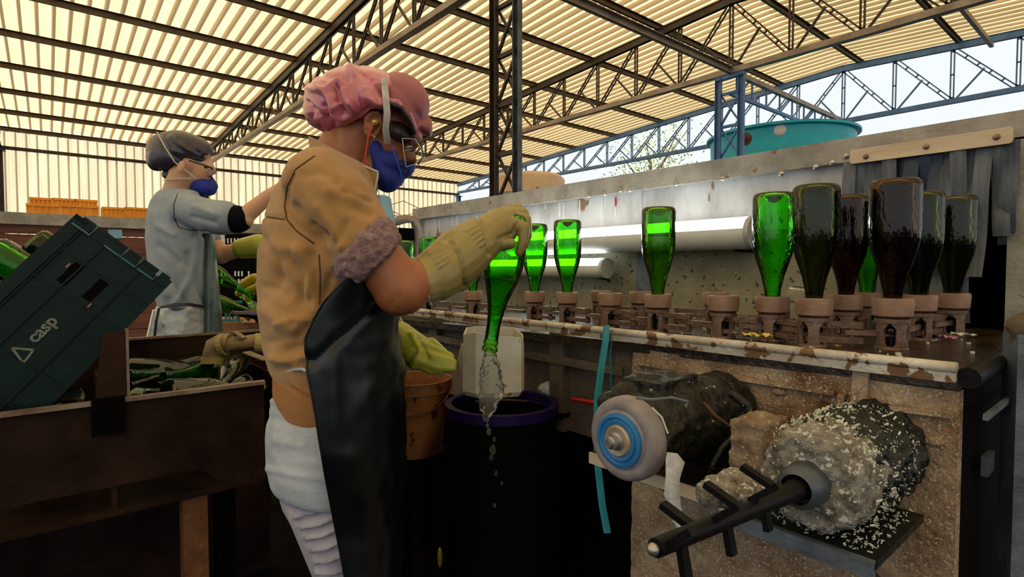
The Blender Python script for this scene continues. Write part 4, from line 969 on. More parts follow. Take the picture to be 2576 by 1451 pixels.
# ------------------------------------------------------------------ between the workers: black crates, table, bottles
bt = thing('side_table', 'orange-brown board table behind the pipe between the two workers', 'table', W(620, 830, 2.9))
tz = W(620, 806, 2.9).z; tc = W(596, 806, 2.95)
Ryaw = Matrix.Rotation(-YAW, 3, 'Z')
def yb(c, s): return MB().box(c, s, Ryaw)
yb((tc.x, tc.y, tz-.045), (.48, .36, .09)).obj('table_top', 'orangewood', bt)
for sx in (-.2, .2):
    for sy in (-.15, .15): v = Ryaw @ Vector((sx, sy, 0)); yb((tc.x+v.x, tc.y+v.y, (tz-.09)/2), (.05, .05, tz-.09)).obj('leg', 'rust', bt)
bkz = W(600, 590, 3.9)
bc_ = thing('stacked_black_crate', 'tall black perforated crate stack standing behind the far yellow glove', 'crate', W(600, 800, 3.9))
pc = W(592, 700, 3.9); wid = 85*3.9/F; zt3 = W(592, 588, 3.9).z; zb3 = .0
for i in range(5):
    zz0 = zt3-.33*(i+1); 
    if zz0 < 0: zz0 = 0
    a = MB(); a.box((pc.x, pc.y, (zz0+zt3-.33*i)/2), (wid, .02, zt3-.33*i-zz0-.01), Ryaw); 
    for sx in (-1, 1): v = Ryaw @ Vector((sx*wid/2, .15, 0)); a.box((pc.x+v.x, pc.y+v.y, (zz0+zt3-.33*i)/2), (.02, .3, zt3-.33*i-zz0-.01), Ryaw)
    a.obj('crate_layer', 'void', bc_)
random.seed(2)
for r_ in range(4):
    for k in range(9):
        if r_ > 1 and random.random() < .6: continue
        v = Ryaw @ Vector((-wid/2+.03+k*wid/10, -.012, 0)); z = zt3-.05-r_*.055-(0 if r_ < 2 else .12)
        MB().box((pc.x+v.x, pc.y+v.y, z), (.010, .004, .035), Ryaw).obj('slot', 'paper', bc_)
for k in range(5):
    v = Ryaw @ Vector((-wid/2-.03, 0, 0)); 
yb((W(553, 610, 3.8).x, W(553, 610, 3.8).y, W(553, 612, 3.8).z), (.06, .02, .14)).obj('label_plate', 'paper', bc_)
tcrt = thing('teal_wire_crate', 'low teal slatted crate of bottles on the orange-brown table', 'crate', W(580, 800, 2.85))
for k in range(4): 
    p = W(568+k*9, 785, 2.85); MB().box((p.x, p.y, tz+.05), (.008, .008, .10), Ryaw).obj('slat', 'hose', tcrt)
for zz in (.005, .10): p = W(582, 785, 2.85); MB().box((p.x, p.y, tz+zz), (.11, .012, .012), Ryaw).obj('rail', 'hose', tcrt)
def freeb(px0, py0, px1, py1, d, k, label, sc=1.0):
    p = W(px0, py0, d); q = W(px1, py1, d-.05); ax = (q-p).normalized()
    return inst(BM[k], 'wine_bottle', p, None, ax.to_track_quat('Z', 'Y').to_euler(), (sc,)*3, label=label, category='bottle', group='bottles around the side table')
freeb(640, 745, 540, 690, 2.55, 'gglass', 'dark green bottle held slanting before the black crates')
freeb(600, 735, 668, 800, 2.75, 'gglass', 'bright green bottle under the curled yellow glove')
freeb(655, 790, 540, 760, 2.85, 'olive', 'olive bottle lying on top of the teal crate')
freeb(585, 790, 690, 790, 2.7, 'bglass', 'dark bottle lying on the table edge beside the teal crate')
MB().lathe([(.04, 0), (.055, .05), (.05, .05), (.001, .01)], Matrix.Translation((W(625, 800, 2.75).x, W(625, 800, 2.75).y, tz)), 20).obj('plastic_tub', 'clear', None, True, label='clear plastic tub on the table front edge', category='tub')
# ------------------------------------------------------------------ worker in the tan jacket
D0 = 1.17
p1 = thing('person', 'worker in tan jacket, pink satin cap and black apron, pouring out a green bottle', 'person', (W(860, 700, D0).x, W(860, 700, D0).y, 0))
def zpy(z, d=D0): return 675+(CAMZ-z)*F/d+3
# body: one continuous skin surface
a = MB()
EL(a, 955, 282, D0, 112, 90, .074, 33); EL(a, 985, 340, D0, 72, 78, .062, 33); EL(a, 975, 415, D0, 50, 58, .050, 45); EL(a, 1018, 385, D0, 22, 40, .040, -30)
EL(a, 950, 430, D0, 55, 32, .045, 40)
CP(a, (848, 425, D0, 76), (905, 335, D0, 70)); CP(a, (1036, 402, D0, 14), (1030, 375, D0, 12))
levels(a, [(420, 770, 900, D0, .12), (480, 715, 920, D0, .155), (620, 690, 930, D0, .15), (800, 700, 880, D0, .135), (1000, 712, 900, D0, .14), (1120, 700, 930, D0, .15), (1200, 720, 930, D0, .15)])
# near arm: shoulder, elbow, wrist
CP(a, (810, 470, 1.03, 62), (915, 610, .995, 66)); CP(a, (915, 610, .995, 70), (1010, 728, 1.0, 66)); CP(a, (1010, 728, 1.0, 62), (1022, 742, 1.005, 50)); CP(a, (1005, 730, 1.0, 66), (1085, 690, 1.05, 56)); CP(a, (1085, 690, 1.05, 54), (1215, 600, 1.13, 34))
# far arm
CP(a, (810, 470, 1.31, 55), (880, 700, 1.38, 48)); CP(a, (880, 700, 1.38, 45), (1010, 855, 1.33, 32))
# legs
CP(a, (815, 1250, 1.09, 66), (860, 1430, 1.09, 52)); CP(a, (860, 1430, 1.09, 50), (848, 2000, 1.10, 34))
CP(a, (830, 1250, 1.25, 60), (880, 1450, 1.25, 48)); CP(a, (880, 1450, 1.25, 46), (866, 1880, 1.25, 32))
body = sculpt(a, 'body', 'skin1', p1, .005, 8, creases=[([(845, 300), (850, 360)], 8, -.003), ([(1025, 352), (1045, 362)], 9, .004), ([(990, 362), (1040, 385)], 8, -.003), ([(1000, 745), (985, 770)], 8, -.002)])
# ear
a = MB(); dn = 1.092
EL(a, 938, 312, dn+.004, 24, 36, .011, 12)
sculpt(a, 'ear', 'skin1', p1, .0022, 3, creases=[([(930, 300), (940, 290), (952, 300), (948, 325), (938, 335)], 6, -.008), ([(922, 320), (920, 295), (935, 282), (952, 284)], 4, .003)])
a = MB(); a.ell(W(944, 308, 1.084), (RT*.007, UP*.006, FW*.008)); e = a.obj('ear_plug', 'gold', p1, True)
MB().tube([W(940, 312, 1.082), W(927, 340, 1.080), W(922, 375, 1.082), W(917, 405, 1.085), W(912, 440, 1.09)], .0016, 6).obj('plug_cord', 'cord', p1, True)
a = MB(); a.ell(W(942, 345, 1.09), (RT*.0025, UP*.003, FW*.003)); a.obj('ear_stud', 'eyew', p1, True)
# hair line under the cap
a = MB(); EL(a, 1000, 330, 1.155, 46, 28, .078, 35); sculpt(a, 'hair', 'hair', p1, .004, 2, cut=None)
# eye behind goggles
a = MB(); a.ell(W(1030, 372, 1.118), (RT*.008, UP*.0055, FW*.009)); a.obj('eye', 'eyew', p1, True)
a = MB(); a.ell(W(1036, 376, 1.110), (RT*.0045, UP*.0045, FW*.004)); a.obj('iris', 'hair', p1, True)
# cap
def capfold(p, x, y): return .004*nz(p, 16, 3)
cap = MB(); 
EL(cap, 868, 246, D0, 104, 82, .115, -12); EL(cap, 820, 262, D0, 60, 60, .095, 30); EL(cap, 925, 240, D0, 96, 74, .112, 15)
CP(cap, (800, 290, D0, 32), (850, 322, D0, 26))
cutm = MB()
poly = [(858, 322), (905, 296), (935, 276), (962, 270), (985, 290), (1000, 420), (860, 460), (845, 345)]
cutm.loft([[W(x, y, d) for x, y in poly] for d in (.8, 1.6)], True)
folds = [([(880, 175), (900, 215), (925, 250), (955, 262)], 11, .010), ([(905, 178), (940, 200), (965, 240)], 9, -.011), ([(800, 215), (830, 250), (838, 275), (850, 262)], 9, .007), ([(845, 215), (850, 255), (868, 285)], 9, -.010), ([(770, 255), (800, 290), (840, 310)], 9, -.008), ([(775, 225), (815, 230), (850, 205)], 9, .006), ([(880, 260), (905, 285)], 10, .007), ([(862, 230), (885, 275)], 9, .007), ([(920, 225), (945, 262)], 7, .006), ([(790, 300), (830, 322)], 7, .006), ([(895, 205), (915, 235)], 8, -.008), ([(815, 265), (825, 295)], 8, -.006)]
folds = [(p_, w_*.85, a_*1.2) for p_, w_, a_ in folds]+[([(810, 190), (850, 190), (880, 200)], 7, -.007), ([(775, 270), (785, 300), (810, 318)], 6, -.007), ([(940, 195), (958, 230), (962, 262)], 6, .006), ([(835, 290), (860, 300), (890, 290)], 6, .006), ([(880, 300), (900, 285), (930, 272)], 5, -.005)]
sculpt(cap, 'satin_cap', 'satin', p1, .0035, 5, folds, capfold, cutm)
cf = MB(); EL(cf, 1000, 262, D0, 84, 80, .108, 48); EL(cf, 1048, 318, D0, 38, 34, .072, 40); EL(cf, 960, 225, D0, 50, 38, .100, 25)
c2m = MB(); poly = [(930, 270), (968, 256), (1000, 262), (1030, 296), (1050, 352), (1046, 400), (980, 470), (900, 400)]
c2m.loft([[W(x, y, d) for x, y in poly] for d in (.8, 1.6)], True)
sculpt(cf, 'cap_front', 'satin2', p1, .004, 6, [([(975, 200), (1020, 235), (1060, 300)], 8, -.004), ([(1062, 325), (1070, 350)], 6, -.009), ([(1078, 300), (1080, 345)], 6, .006), ([(985, 262), (1020, 285), (1040, 330)], 8, .007)], None, c2m)
MB().tube([W(975, 255, 1.075), W(1000, 258, 1.072), W(1030, 290, 1.085), W(1050, 345, 1.12)], .0075, 8).obj('cap_hem', 'satin', p1, True)
MB().tube([W(985, 262, 1.068), W(1010, 272, 1.068), W(1030, 305, 1.08), W(1042, 335, 1.10)], .005, 8).obj('goggle_temple', 'frame', p1, True)
# mask
a = MB(); EL(a, 975, 400, D0, 52, 42, .058, 55); EL(a, 972, 440, D0, 46, 40, .055, 70); EL(a, 1004, 420, D0, 34, 42, .040, 80); CP(a, (948, 372, D0-.045, 18), (960, 440, D0-.03, 26)); CP(a, (990, 385, D0, 30), (1015, 410, D0, 12))
mk = sculpt(a, 'respirator_mask', 'mask', p1, .003, 4, [([(985, 368), (998, 400), (1010, 440), (1012, 470)], 5, .004), ([(1000, 385), (1008, 410), (1016, 425)], 4, -.005), ([(1012, 400), (1004, 415), (1015, 432)], 4, .004), ([(925, 400), (960, 470)], 10, -.003)])
k = 1.085
a = MB(); ps = [W(966, 196, 1.085), W(970, 240, 1.062), W(974, 285, 1.060), W(970, 325, 1.074), W(975, 362, 1.098)]
rings = [[p+RT*.0065, p-FW*.002, p-RT*.0065, p+FW*.002] for p in ps]; a.loft(rings, True); a.obj('mask_strap', 'strap', mk, True)
MB().tube([W(986, 368, 1.100), W(998, 400, 1.098), W(1010, 440, 1.108), W(1011, 468, 1.118)], .0012, 6).obj('mask_seam', 'maskedge', mk, True)
# goggles
gg = MB(); ring = []
for s in (0, 1):
    pass
o_ = [(1012, 348), (1045, 350), (1060, 375), (1062, 395), (1050, 410), (1022, 420), (1018, 395)]
gb = [[W(x, y, 1.09) for x, y in o_], [W((x-1040)*.96+1043, (y-385)*.98+385, 1.17) for x, y in o_], [W(x, y, 1.25) for x, y in o_]]
lens = MB(); lens.loft([gb[0], gb[1], gb[2]], False); go = lens.obj('goggles', 'lens', p1, True)
for r_ in (gb[0],): MB().tube(r_+[r_[0]], .0009, 6).obj('goggle_rim', 'strap', go, True)
MB().tube([W(1040, 340, 1.10), W(1058, 362, 1.10), W(1065, 392, 1.10), W(1052, 412, 1.12)], .0022, 6).obj('brow_bar', 'frame', go, True)
MB().tube([W(1012, 380, 1.088), W(1038, 376, 1.088)], .0007, 6).obj('lens_bar', 'eyew', go, True)
# jacket
jk = MB()
levels(jk, [(408, 772, 890, D0, .10), (425, 745, 918, D0, .135), (450, 715, 936, D0, .170), (490, 690, 944, D0, .195), (560, 664, 950, D0, .205), (640, 650, 948, D0, .200), (720, 647, 930, D0, .190), (800, 652, 905, D0, .182), (870, 662, 890, D0, .178), (920, 676, 885, D0, .172), (945, 690, 890, D0, .164), (952, 700, 890, D0, .15)])
CP(jk, (805, 462, 1.04, 92), (850, 520, 1.015, 100)); CP(jk, (850, 520, 1.015, 98), (912, 605, 1.0, 88))
CP(jk, (812, 462, 1.30, 80), (855, 560, 1.34, 70)); CP(jk, (855, 560, 1.34, 68), (885, 690, 1.37, 58))
jf = [([(735, 440), (720, 480), (722, 530), (745, 570), (790, 600), (830, 650)], 7, -.006), ([(742, 520), (770, 560), (812, 590)], 11, -.010), ([(800, 600), (770, 660), (790, 720)], 22, -.012), ([(690, 620), (740, 640), (790, 620)], 20, .008), ([(700, 700), (760, 760), (830, 740)], 20, -.010), ([(670, 780), (740, 830), (800, 800)], 18, .009), ([(720, 880), (770, 870), (800, 840)], 12, -.012), ([(690, 900), (740, 915), (790, 890)], 11, .012), ([(680, 860), (730, 850)], 12, -.006), ([(850, 460), (880, 520), (930, 540)], 12, -.006), ([(800, 520), (840, 580), (860, 620)], 12, .007), ([(830, 480), (900, 500)], 14, .006), ([(655, 545), (720, 552)], 5, -.003), ([(760, 660), (800, 780)], 14, .008), ([(700, 930), (770, 905)], 9, -.010), ([(870, 560), (850, 610)], 9, -.006)]
jf = [(p_, w_*1.0, a_*1.05) for p_, w_, a_ in jf]+[([(660, 600), (700, 650), (690, 720)], 14, -.008), ([(730, 640), (760, 700), (750, 760)], 12, -.009), ([(745, 620), (778, 680), (772, 740)], 10, .007), ([(665, 720), (720, 745)], 9, -.006), ([(830, 700), (800, 790), (745, 850)], 12, -.009), ([(700, 820), (740, 800), (780, 805)], 8, .006), ([(765, 440), (800, 430), (850, 450)], 12, -.005), ([(865, 480), (905, 500), (935, 505)], 6, -.006), ([(775, 570), (820, 610)], 6, -.008)]
jacket = sculpt(jk, 'jacket', 'cloth_tan', p1, .0055, 7, jf, lambda p, x, y: .0035*nz(p, 9, 1)+.0015*nz(p, 22, 7))
def onsurf(ob, pts, off, r, nm, m, parent):
    from mathutils.bvhtree import BVHTree
    bv = BVHTree.FromPolygons([v.co.copy() for v in ob.data.vertices], [tuple(p.vertices) for p in ob.data.polygons]); path = []
    for i in range(len(pts)-1):
        for s in range(6):
            t = s/6; px = pts[i][0]*(1-t)+pts[i+1][0]*t; py = pts[i][1]*(1-t)+pts[i+1][1]*t
            h = bv.ray_cast(CAM, ray(px, py).normalized())
            if h[0] is not None: path.append(h[0]+h[1]*off)
    if len(path) > 2: MB().tube(path, r, 6).obj(nm, m, parent, True)
onsurf(jacket, [(792, 392), (745, 425), (722, 470), (716, 520), (722, 552), (745, 580), (800, 620)], .0, .0016, 'armhole_seam', 'seam', jacket)
onsurf(jacket, [(654, 542), (690, 548), (722, 553)], .0, .0013, 'yoke_seam', 'seam', jacket)
onsurf(jacket, [(803, 640), (806, 700), (803, 780)], .0, .0016, 'side_seam', 'seam', jacket)
# knit hem of the jacket
h = MB(); levels(h, [(925, 684, 888, D0, .168), (950, 686, 890, D0, .168), (985, 686, 888, D0, .165), (1018, 696, 888, D0, .160), (1040, 705, 888, D0, .15)])
sculpt(h, 'jacket_hem', 'cloth_rib', p1, .005, 4, [([(690, 950), (780, 1000)], 5, -.004), ([(700, 935), (760, 985), (800, 1000)], 6, .004)])
# collar
cl = MB(); rings = []
def tilt(cx_, cy_, ax_, rd, ang, d=D0, seg=36):
    a_ = math.radians(ang); u = RT*math.cos(a_)-UP*math.sin(a_); return [W(cx_, cy_, d)+u*(math.cos(2*math.pi*k/seg)*ax_*d/F)+ray(cx_, cy_).normalized()*(math.sin(2*math.pi*k/seg)*rd) for k in range(seg)]
cl.loft([tilt(858, 458, 96, .128, 30), tilt(866, 420, 100, .116, 29), tilt(862, 388, 98, .100, 27), tilt(862, 385, 93, .094, 27), tilt(864, 415, 90, .10, 28), tilt(858, 455, 84, .11, 30)], False)
col_ = cl.obj('collar', 'cloth_tan', p1, True)
cp = MB(); cp.loft([[W(x, y, d) for x, y in ((885, 415), (950, 430), (952, 440), (944, 470), (938, 510), (925, 500), (890, 455))] for d in (1.075, 1.085)], True); cp.obj('collar_point', 'cloth_tan', p1)
MB().tube([W(x, y, 1.074) for x, y in ((905, 412), (930, 424), (950, 432), (950, 445), (942, 480), (938, 512))], .0022, 6).obj('collar_piping', 'strap', p1, True)
# rolled fleece cuff
cu = MB(); A = Vector((.70, .71))
def cuffring(t, r, rd):
    cx_, cy_ = 925+A.x*t, 636+A.y*t; return tilt(cx_, cy_, r, rd, -46, .995, 32)
cu.loft([cuffring(-48, 80, .058), cuffring(-44, 92, .070), cuffring(-20, 100, .076), cuffring(10, 98, .074), cuffring(36, 88, .066), cuffring(44, 70, .052)], True)
sculpt(cu, 'fleece_cuff', 'fleece', p1, .0035, 3, fn=lambda p, x, y: .004*nz(p, 45, 2)+.0035*nz(p, 110, 5))
# light blue bib and its black top
bb = MB(); levels(bb, [(505, 925, 984, D0+.02, .10), (520, 925, 986, D0+.02, .11), (600, 925, 1000, D0+.02, .13)], 24); bb.obj('shirt_front', 'bib', p1, True)
bb = MB(); levels(bb, [(500, 935, 972, D0+.02, .05), (512, 935, 974, D0+.02, .05)], 16); bb.obj('neck_band', 'frame', p1, True)
# grey shirt tail and trousers
sh = MB(); levels(sh, [(985, 700, 890, D0, .14), (1000, 688, 895, D0, .150), (1040, 675, 905, D0, .165), (1090, 667, 915, D0, .180), (1150, 668, 920, D0, .185), (1190, 676, 925, D0, .180), (1206, 690, 925, D0, .172), (1209, 730, 925, D0, .16)])
sculpt(sh, 'shirt_tail', 'shirt', p1, .005, 5, [([(690, 1010), (740, 1030), (800, 1035)], 9, .007), ([(680, 1050), (750, 1075), (810, 1060)], 12, -.005), ([(672, 1180), (740, 1195), (820, 1205)], 8, .004), ([(690, 1110), (760, 1120)], 14, .004), ([(715, 1000), (725, 1030)], 8, -.005)], lambda p, x, y: .003*nz(p, 14, 3))
je = MB(); levels(je, [(1190, 700, 925, D0, .165), (1240, 704, 925, D0, .165), (1290, 735, 925, D0, .16), (1330, 760, 925, D0, .15)])
CP(je, (815, 1270, 1.09, 88), (860, 1430, 1.09, 70)); CP(je, (860, 1430, 1.09, 68), (850, 1600, 1.09, 64)); CP(je, (850, 1600, 1.09, 64), (846, 2130, 1.10, 50))
CP(je, (830, 1270, 1.25, 82), (880, 1450, 1.25, 62)); CP(je, (880, 1450, 1.25, 62), (866, 2000, 1.25, 46))
jw = []
for i, (x0, y0, x1_, y1) in enumerate(((745, 1300, 835, 1262), (765, 1325, 845, 1300), (775, 1352, 850, 1330), (790, 1382, 858, 1362), (798, 1412, 862, 1395), (800, 1440, 868, 1432))):
    jw.append(([(x0, y0), ((x0+x1_)/2, (y0+y1)/2+6), (x1_, y1)], 6, .007)); jw.append(([(x0, y0+13), ((x0+x1_)/2, (y0+y1)/2+20), (x1_, y1+12)], 6, -.008))
jw += [([(720, 1270), (770, 1300), (800, 1240)], 8, -.006)]
jeans = sculpt(je, 'jeans', 'jeans', p1, .005, 5, jw)
onsurf(jeans, [(705, 1228), (728, 1252), (745, 1258), (758, 1212)], .0, .0016, 'back_pocket_seam', 'strap', jeans)
onsurf(jeans, [(700, 1220), (722, 1250), (742, 1262), (756, 1255), (766, 1212)], .0, .0012, 'pocket_stitching', 'seam', jeans)
for dd_, x_ in ((1.10, 846), (1.25, 866)):
    q = W(x_, 2100, dd_); a = MB(); a.ell((q.x, q.y, .06), ((.05, 0, 0), (0, .05, 0), (0, 0, .06))); f_ = RT*.12
    a.caps((q.x, q.y, .045), .045, (q.x+f_.x, q.y+f_.y, .035), .035)
    sculpt(a, 'boot', 'shoe', p1, .006, 3)
# apron: a sheet from the near hip round the front to the far side
ap = MB(); rows = []
edge = [(690, 880, 985), (720, 850, 1000), (760, 815, 1010), (800, 790, 1014), (850, 768, 1016), (890, 768, 1017), (930, 771, 1017), (980, 782, 1016), (1040, 793, 1016), (1100, 802, 1015), (1200, 819, 1014), (1300, 838, 1012), (1400, 858, 1010), (1500, 876, 1010), (1600, 890, 1008)]
NR, NC = 90, 96
def lerp_edge(py):
    for (a0, b0, c0), (a1, b1, c1_) in zip(edge[:-1], edge[1:]):
        if a0 <= py <= a1: t = (py-a0)/(a1-a0); return b0+(b1-b0)*t, c0+(c1_-c0)*t
for i in range(NR+1):
    py = 690+910*i/NR; xl, xr = lerp_edge(py); dn = .948+(.03*max(0, min(1, (py-1150)/200))); r = []
    for k in range(NC+1):
        s_ = k/NC*2
        if s_ <= 1: th = s_*math.pi/2; px = xl+(xr-xl)*math.sin(th); d = D0-(D0-dn)*math.cos(th)
        else: th = (s_-1)*math.pi/2; px = xr-(xr-xl-40)*(1-math.cos(th)); d = D0+.215*math.sin(th)
        p = W(px, py, d); fr_ = min(1, s_)
        q = Vector((p.x, p.y, p.z*.55))
        fold = .016*fr_*(1-abs(nz(q, 9, 4))*2.4)*(.35+.65*max(0, nz(q, 5, 8)+.5))+.007*nz(p, 26, 2)*fr_
        fold += .010*math.exp(-((px-(830+(py-700)*.02))/22)**2)*(1 if s_ < 1 else 0)*max(0, 1-abs(py-930)/330)
        fold -= .007*math.exp(-(((px-800)*.35+(py-(905+abs(px-790)*-.55)))/14)**2)*(1 if s_ < 1 else 0)
        r.append(p+(p-W(860, py, D0)).normalized()*(fold-.006*fr_))
    rows.append(r)
ap.loft(rows, False, False)
inn_ = [[p+(W(860, 690+910*i/NR, D0)-p).normalized()*.003 for p in r] for i, r in enumerate(rows)]
ap.loft(inn_, False, False)
apo = ap.obj('apron', 'apron', p1, True)
MB().tube([p for p in [r[0] for r in rows]], .0022, 6).obj('apron_edge_near', 'apron', p1, True)
MB().tube([rows[24][0], W(760, 928, 1.0), W(740, 930, 1.01), W(700, 940, 1.06)], .003, 6).obj('apron_tie', 'shirt', p1, True)
# gauntlet glove of the pouring hand
gl = MB()
CP(gl, (1068, 705, 1.035, 62), (1100, 690, 1.05, 66)); CP(gl, (1100, 690, 1.05, 68), (1160, 640, 1.09, 70)); CP(gl, (1160, 640, 1.09, 70), (1205, 605, 1.13, 60)); CP(gl, (1205, 605, 1.13, 56), (1240, 580, 1.16, 50))
CP(gl, (1150, 690, 1.09, 46), (1195, 655, 1.12, 36)); 
EL(gl, 1255, 572, 1.165, 52, 50, .030, -25); EL(gl, 1268, 545, 1.18, 36, 26, .035, -20)
EL(gl, 1240, 600, 1.155, 34, 26, .024, 0)
fing = [[(1285, 560, 1.155, 17), (1318, 572, 1.15, 15), (1316, 610, 1.15, 13.5), (1306, 634, 1.152, 11.5)],
        [(1285, 545, 1.18, 17), (1322, 552, 1.178, 15), (1326, 592, 1.178, 13), (1318, 618, 1.18, 11)],
        [(1280, 535, 1.205, 16), (1316, 535, 1.21, 14), (1327, 570, 1.21, 12.5), (1322, 600, 1.212, 10.5)],
        [(1272, 530, 1.228, 14), (1304, 524, 1.24, 12.5), (1322, 548, 1.245, 11), (1320, 572, 1.245, 9.5)]]
for f_ in fing:
    for a_, b_ in zip(f_[:-1], f_[1:]): CP(gl, a_, b_)
for a_, b_ in zip([(1238, 600, 1.15, 18), (1262, 616, 1.135, 16), (1284, 612, 1.13, 14.5)][:-1], [(1262, 616, 1.135, 16), (1284, 612, 1.13, 14.5)]): CP(gl, a_, b_)
gf = [([(1200, 548), (1222, 580), (1230, 620), (1232, 640)], 5, -.007), ([(1135, 606), (1158, 640), (1168, 680), (1170, 720)], 5, -.007), ([(1115, 615), (1145, 625)], 7, .004)]
for i in range(5):
    gf.append(([(1172+i*9, 583+i*9), (1198+i*6, 568+i*10)], 3.2, .0035)); gf.append(([(1078+i*7, 632+i*10), (1112+i*4, 616+i*10)], 3.2, .0035))
gf += [([(1287, 590), (1300, 560)], 3.5, -.004), ([(1255, 600), (1282, 590)], 5, -.004)]
gc = MB(); gc.loft([[W(x, y, d) for x, y in ((1015, 640), (1037, 655), (1062, 700), (1082, 765), (1080, 820), (960, 800), (960, 640))] for d in (.85, 1.25)], True)
gl_o = sculpt(gl, 'rubber_glove', 'glove', p1, .003, 4, gf, None, gc, label='tan yellow gauntlet glove')
a = MB(); a.tube([W(1037, 655, 1.03)+FW*0, W(1052, 678, .995), W(1065, 710, .99), W(1076, 742, 1.0), W(1083, 765, 1.03)], .0032, 8); a.obj('glove_cuff_roll', 'strap', gl_o, True)
# other hand: yellow-green glove over the bucket
g3 = MB(); EL(g3, 1045, 885, 1.31, 55, 42, .028, 25); CP(g3, (1000, 850, 1.33, 44), (1045, 880, 1.31, 42))
for f_ in ([(1060, 870, 1.29, 17), (1100, 885, 1.29, 15), (1132, 898, 1.29, 12)], [(1065, 890, 1.28, 16), (1105, 905, 1.275, 15), (1138, 912, 1.275, 12)], [(1055, 905, 1.275, 16), (1100, 922, 1.27, 14), (1138, 925, 1.27, 11)], [(1045, 912, 1.28, 14), (1080, 928, 1.275, 13), (1110, 934, 1.275, 10)], [(1040, 870, 1.30, 16), (1085, 862, 1.32, 14), (1115, 885, 1.33, 11)]):
    for a_, b_ in zip(f_[:-1], f_[1:]): CP(g3, a_, b_)
sculpt(g3, 'rubber_glove', 'gloveg', p1, .003, 3, [([(1035, 840), (1060, 880), (1040, 920)], 8, .006), ([(1050, 850), (1075, 900)], 7, -.006)], label='yellow-green glove on the other hand')
# bottle being poured and the water
bp = W(1231, 884, 1.20); bq = W(1284, 560, 1.195); ax = (bq-bp).normalized()
pb_ = inst(BM['gglass'], 'wine_bottle', bp, None, ax.to_track_quat('Z', 'Y').to_euler(), (1, 1, 1), label='green bottle held mouth-down by the gloved hand, pouring out water', category='bottle')
wq = MB().lathe([(.0004, .03), (.0118, .03), (.0122, .075), (.020, .112), (.029, .140), (.0345, .156), (.030, .160), (.0004, .158)], None, 20).mesh('water_inside', 'water', True); inst(wq, 'water_inside', (0, 0, 0), pb_)
a = MB()
for x0, y0, r0, x1_, y1, r1 in ((1231, 890, 14, 1234, 930, 26), (1234, 930, 26, 1236, 980, 30), (1236, 980, 29, 1228, 1020, 22), (1228, 1020, 20, 1224, 1052, 7)): CP(a, (x0, y0, 1.2, r0), (x1_, y1, 1.2, r1))
wt = sculpt(a, 'poured_water', 'water', None, .0022, 2, fn=lambda p, x, y: .0045*nz(p, 70, 3)+.003*nz(p, 160, 3), label='twisting clear water falling from the bottle mouth', category='water')
a = MB()
for x, y, r in ((1230, 1085, 6), (1240, 1130, 8), (1236, 1150, 5), (1248, 1190, 4), (1262, 1215, 3), (1244, 1270, 4), (1226, 1070, 4), (1243, 1105, 4)): EL(a, x, y, 1.2, r, r*1.7, r*1.2/F)
a.obj('water_drops', 'water', wt, True, kind='stuff')

# ------------------------------------------------------------------ far worker
D2 = 2.25
p2 = thing('person', 'worker in grey t-shirt, black satin cap and blue respirator, reaching out over the side table', 'person', (W(450, 700, D2).x, W(450, 700, D2).y, 0))
a = MB()
EL(a, 472, 398, D2, 56, 56, .072, 8); EL(a, 500, 425, D2, 38, 48, .062, 10); EL(a, 508, 462, D2, 26, 24, .045, 0); CP(a, (538, 432, D2, 7), (534, 420, D2, 6))
CP(a, (440, 505, D2, 34), (462, 440, D2, 34))
levels(a, [(500, 400, 480, D2, .12), (540, 385, 500, D2, .16), (650, 385, 500, D2, .15), (780, 400, 520, D2, .13), (850, 395, 530, D2, .15), (900, 400, 530, D2, .15)])
CP(a, (470, 535, 2.1, 30), (612, 550, 2.08, 25)); CP(a, (608, 550, 2.08, 23), (680, 490, 2.1, 17)); CP(a, (680, 490, 2.1, 16), (760, 440, 2.15, 14))
CP(a, (470, 545, 2.42, 28), (555, 640, 2.45, 24)); CP(a, (555, 640, 2.45, 22), (625, 622, 2.45, 16))
CP(a, (440, 900, 2.17, 44), (440, 1150, 2.17, 30)); CP(a, (440, 1150, 2.17, 28), (435, 1400, 2.17, 20)); CP(a, (480, 900, 2.33, 42), (480, 1150, 2.33, 28)); CP(a, (480, 1150, 2.33, 28), (475, 1370, 2.33, 20))
EL(a, 772, 434, 2.16, 17, 12, .030, -25)
for k_ in range(4):
    CP(a, (782, 430+k_*2, 2.13+.022*k_, 5.6), (802+(k_ in (1, 2))*3, 426+k_*4, 2.125+.024*k_, 5.2)); CP(a, (802+(k_ in (1, 2))*3, 426+k_*4, 2.125+.024*k_, 5.2), (812+(k_ in (1, 2))*4, 438+k_*4, 2.125+.024*k_, 4.6))
CP(a, (766, 442, 2.125, 6.5), (786, 452, 2.11, 5.6))
b2 = sculpt(a, 'body', 'skin2', p2, .005, 5)
a = MB(); EL(a, 455, 420, 2.165, 10, 17, .010, 15); sculpt(a, 'ear', 'skin2', p2, .004, 2)
a = MB(); a.ell(W(518, 421, 2.186), (RT*.008, UP*.004, FW*.008)); a.obj('eye', 'hair', p2, True)
a = MB(); EL(a, 424, 438, D2, 18, 14, .05, 0); EL(a, 484, 394, D2, 44, 18, .077, 16); sculpt(a, 'hair', 'hair', p2, .006, 3)
a = MB(); EL(a, 424, 382, D2, 60, 50, .098, 20); EL(a, 462, 368, D2, 68, 38, .095, 18); EL(a, 492, 376, D2, 50, 34, .088, 25); EL(a, 395, 395, D2, 30, 36, .07, 0)
cm = MB(); cm.loft([[W(x, y, d) for x, y in ((405, 440), (436, 412), (470, 404), (500, 396), (532, 386), (600, 366), (600, 500), (405, 500))] for d in (1.7, 2.8)], True)
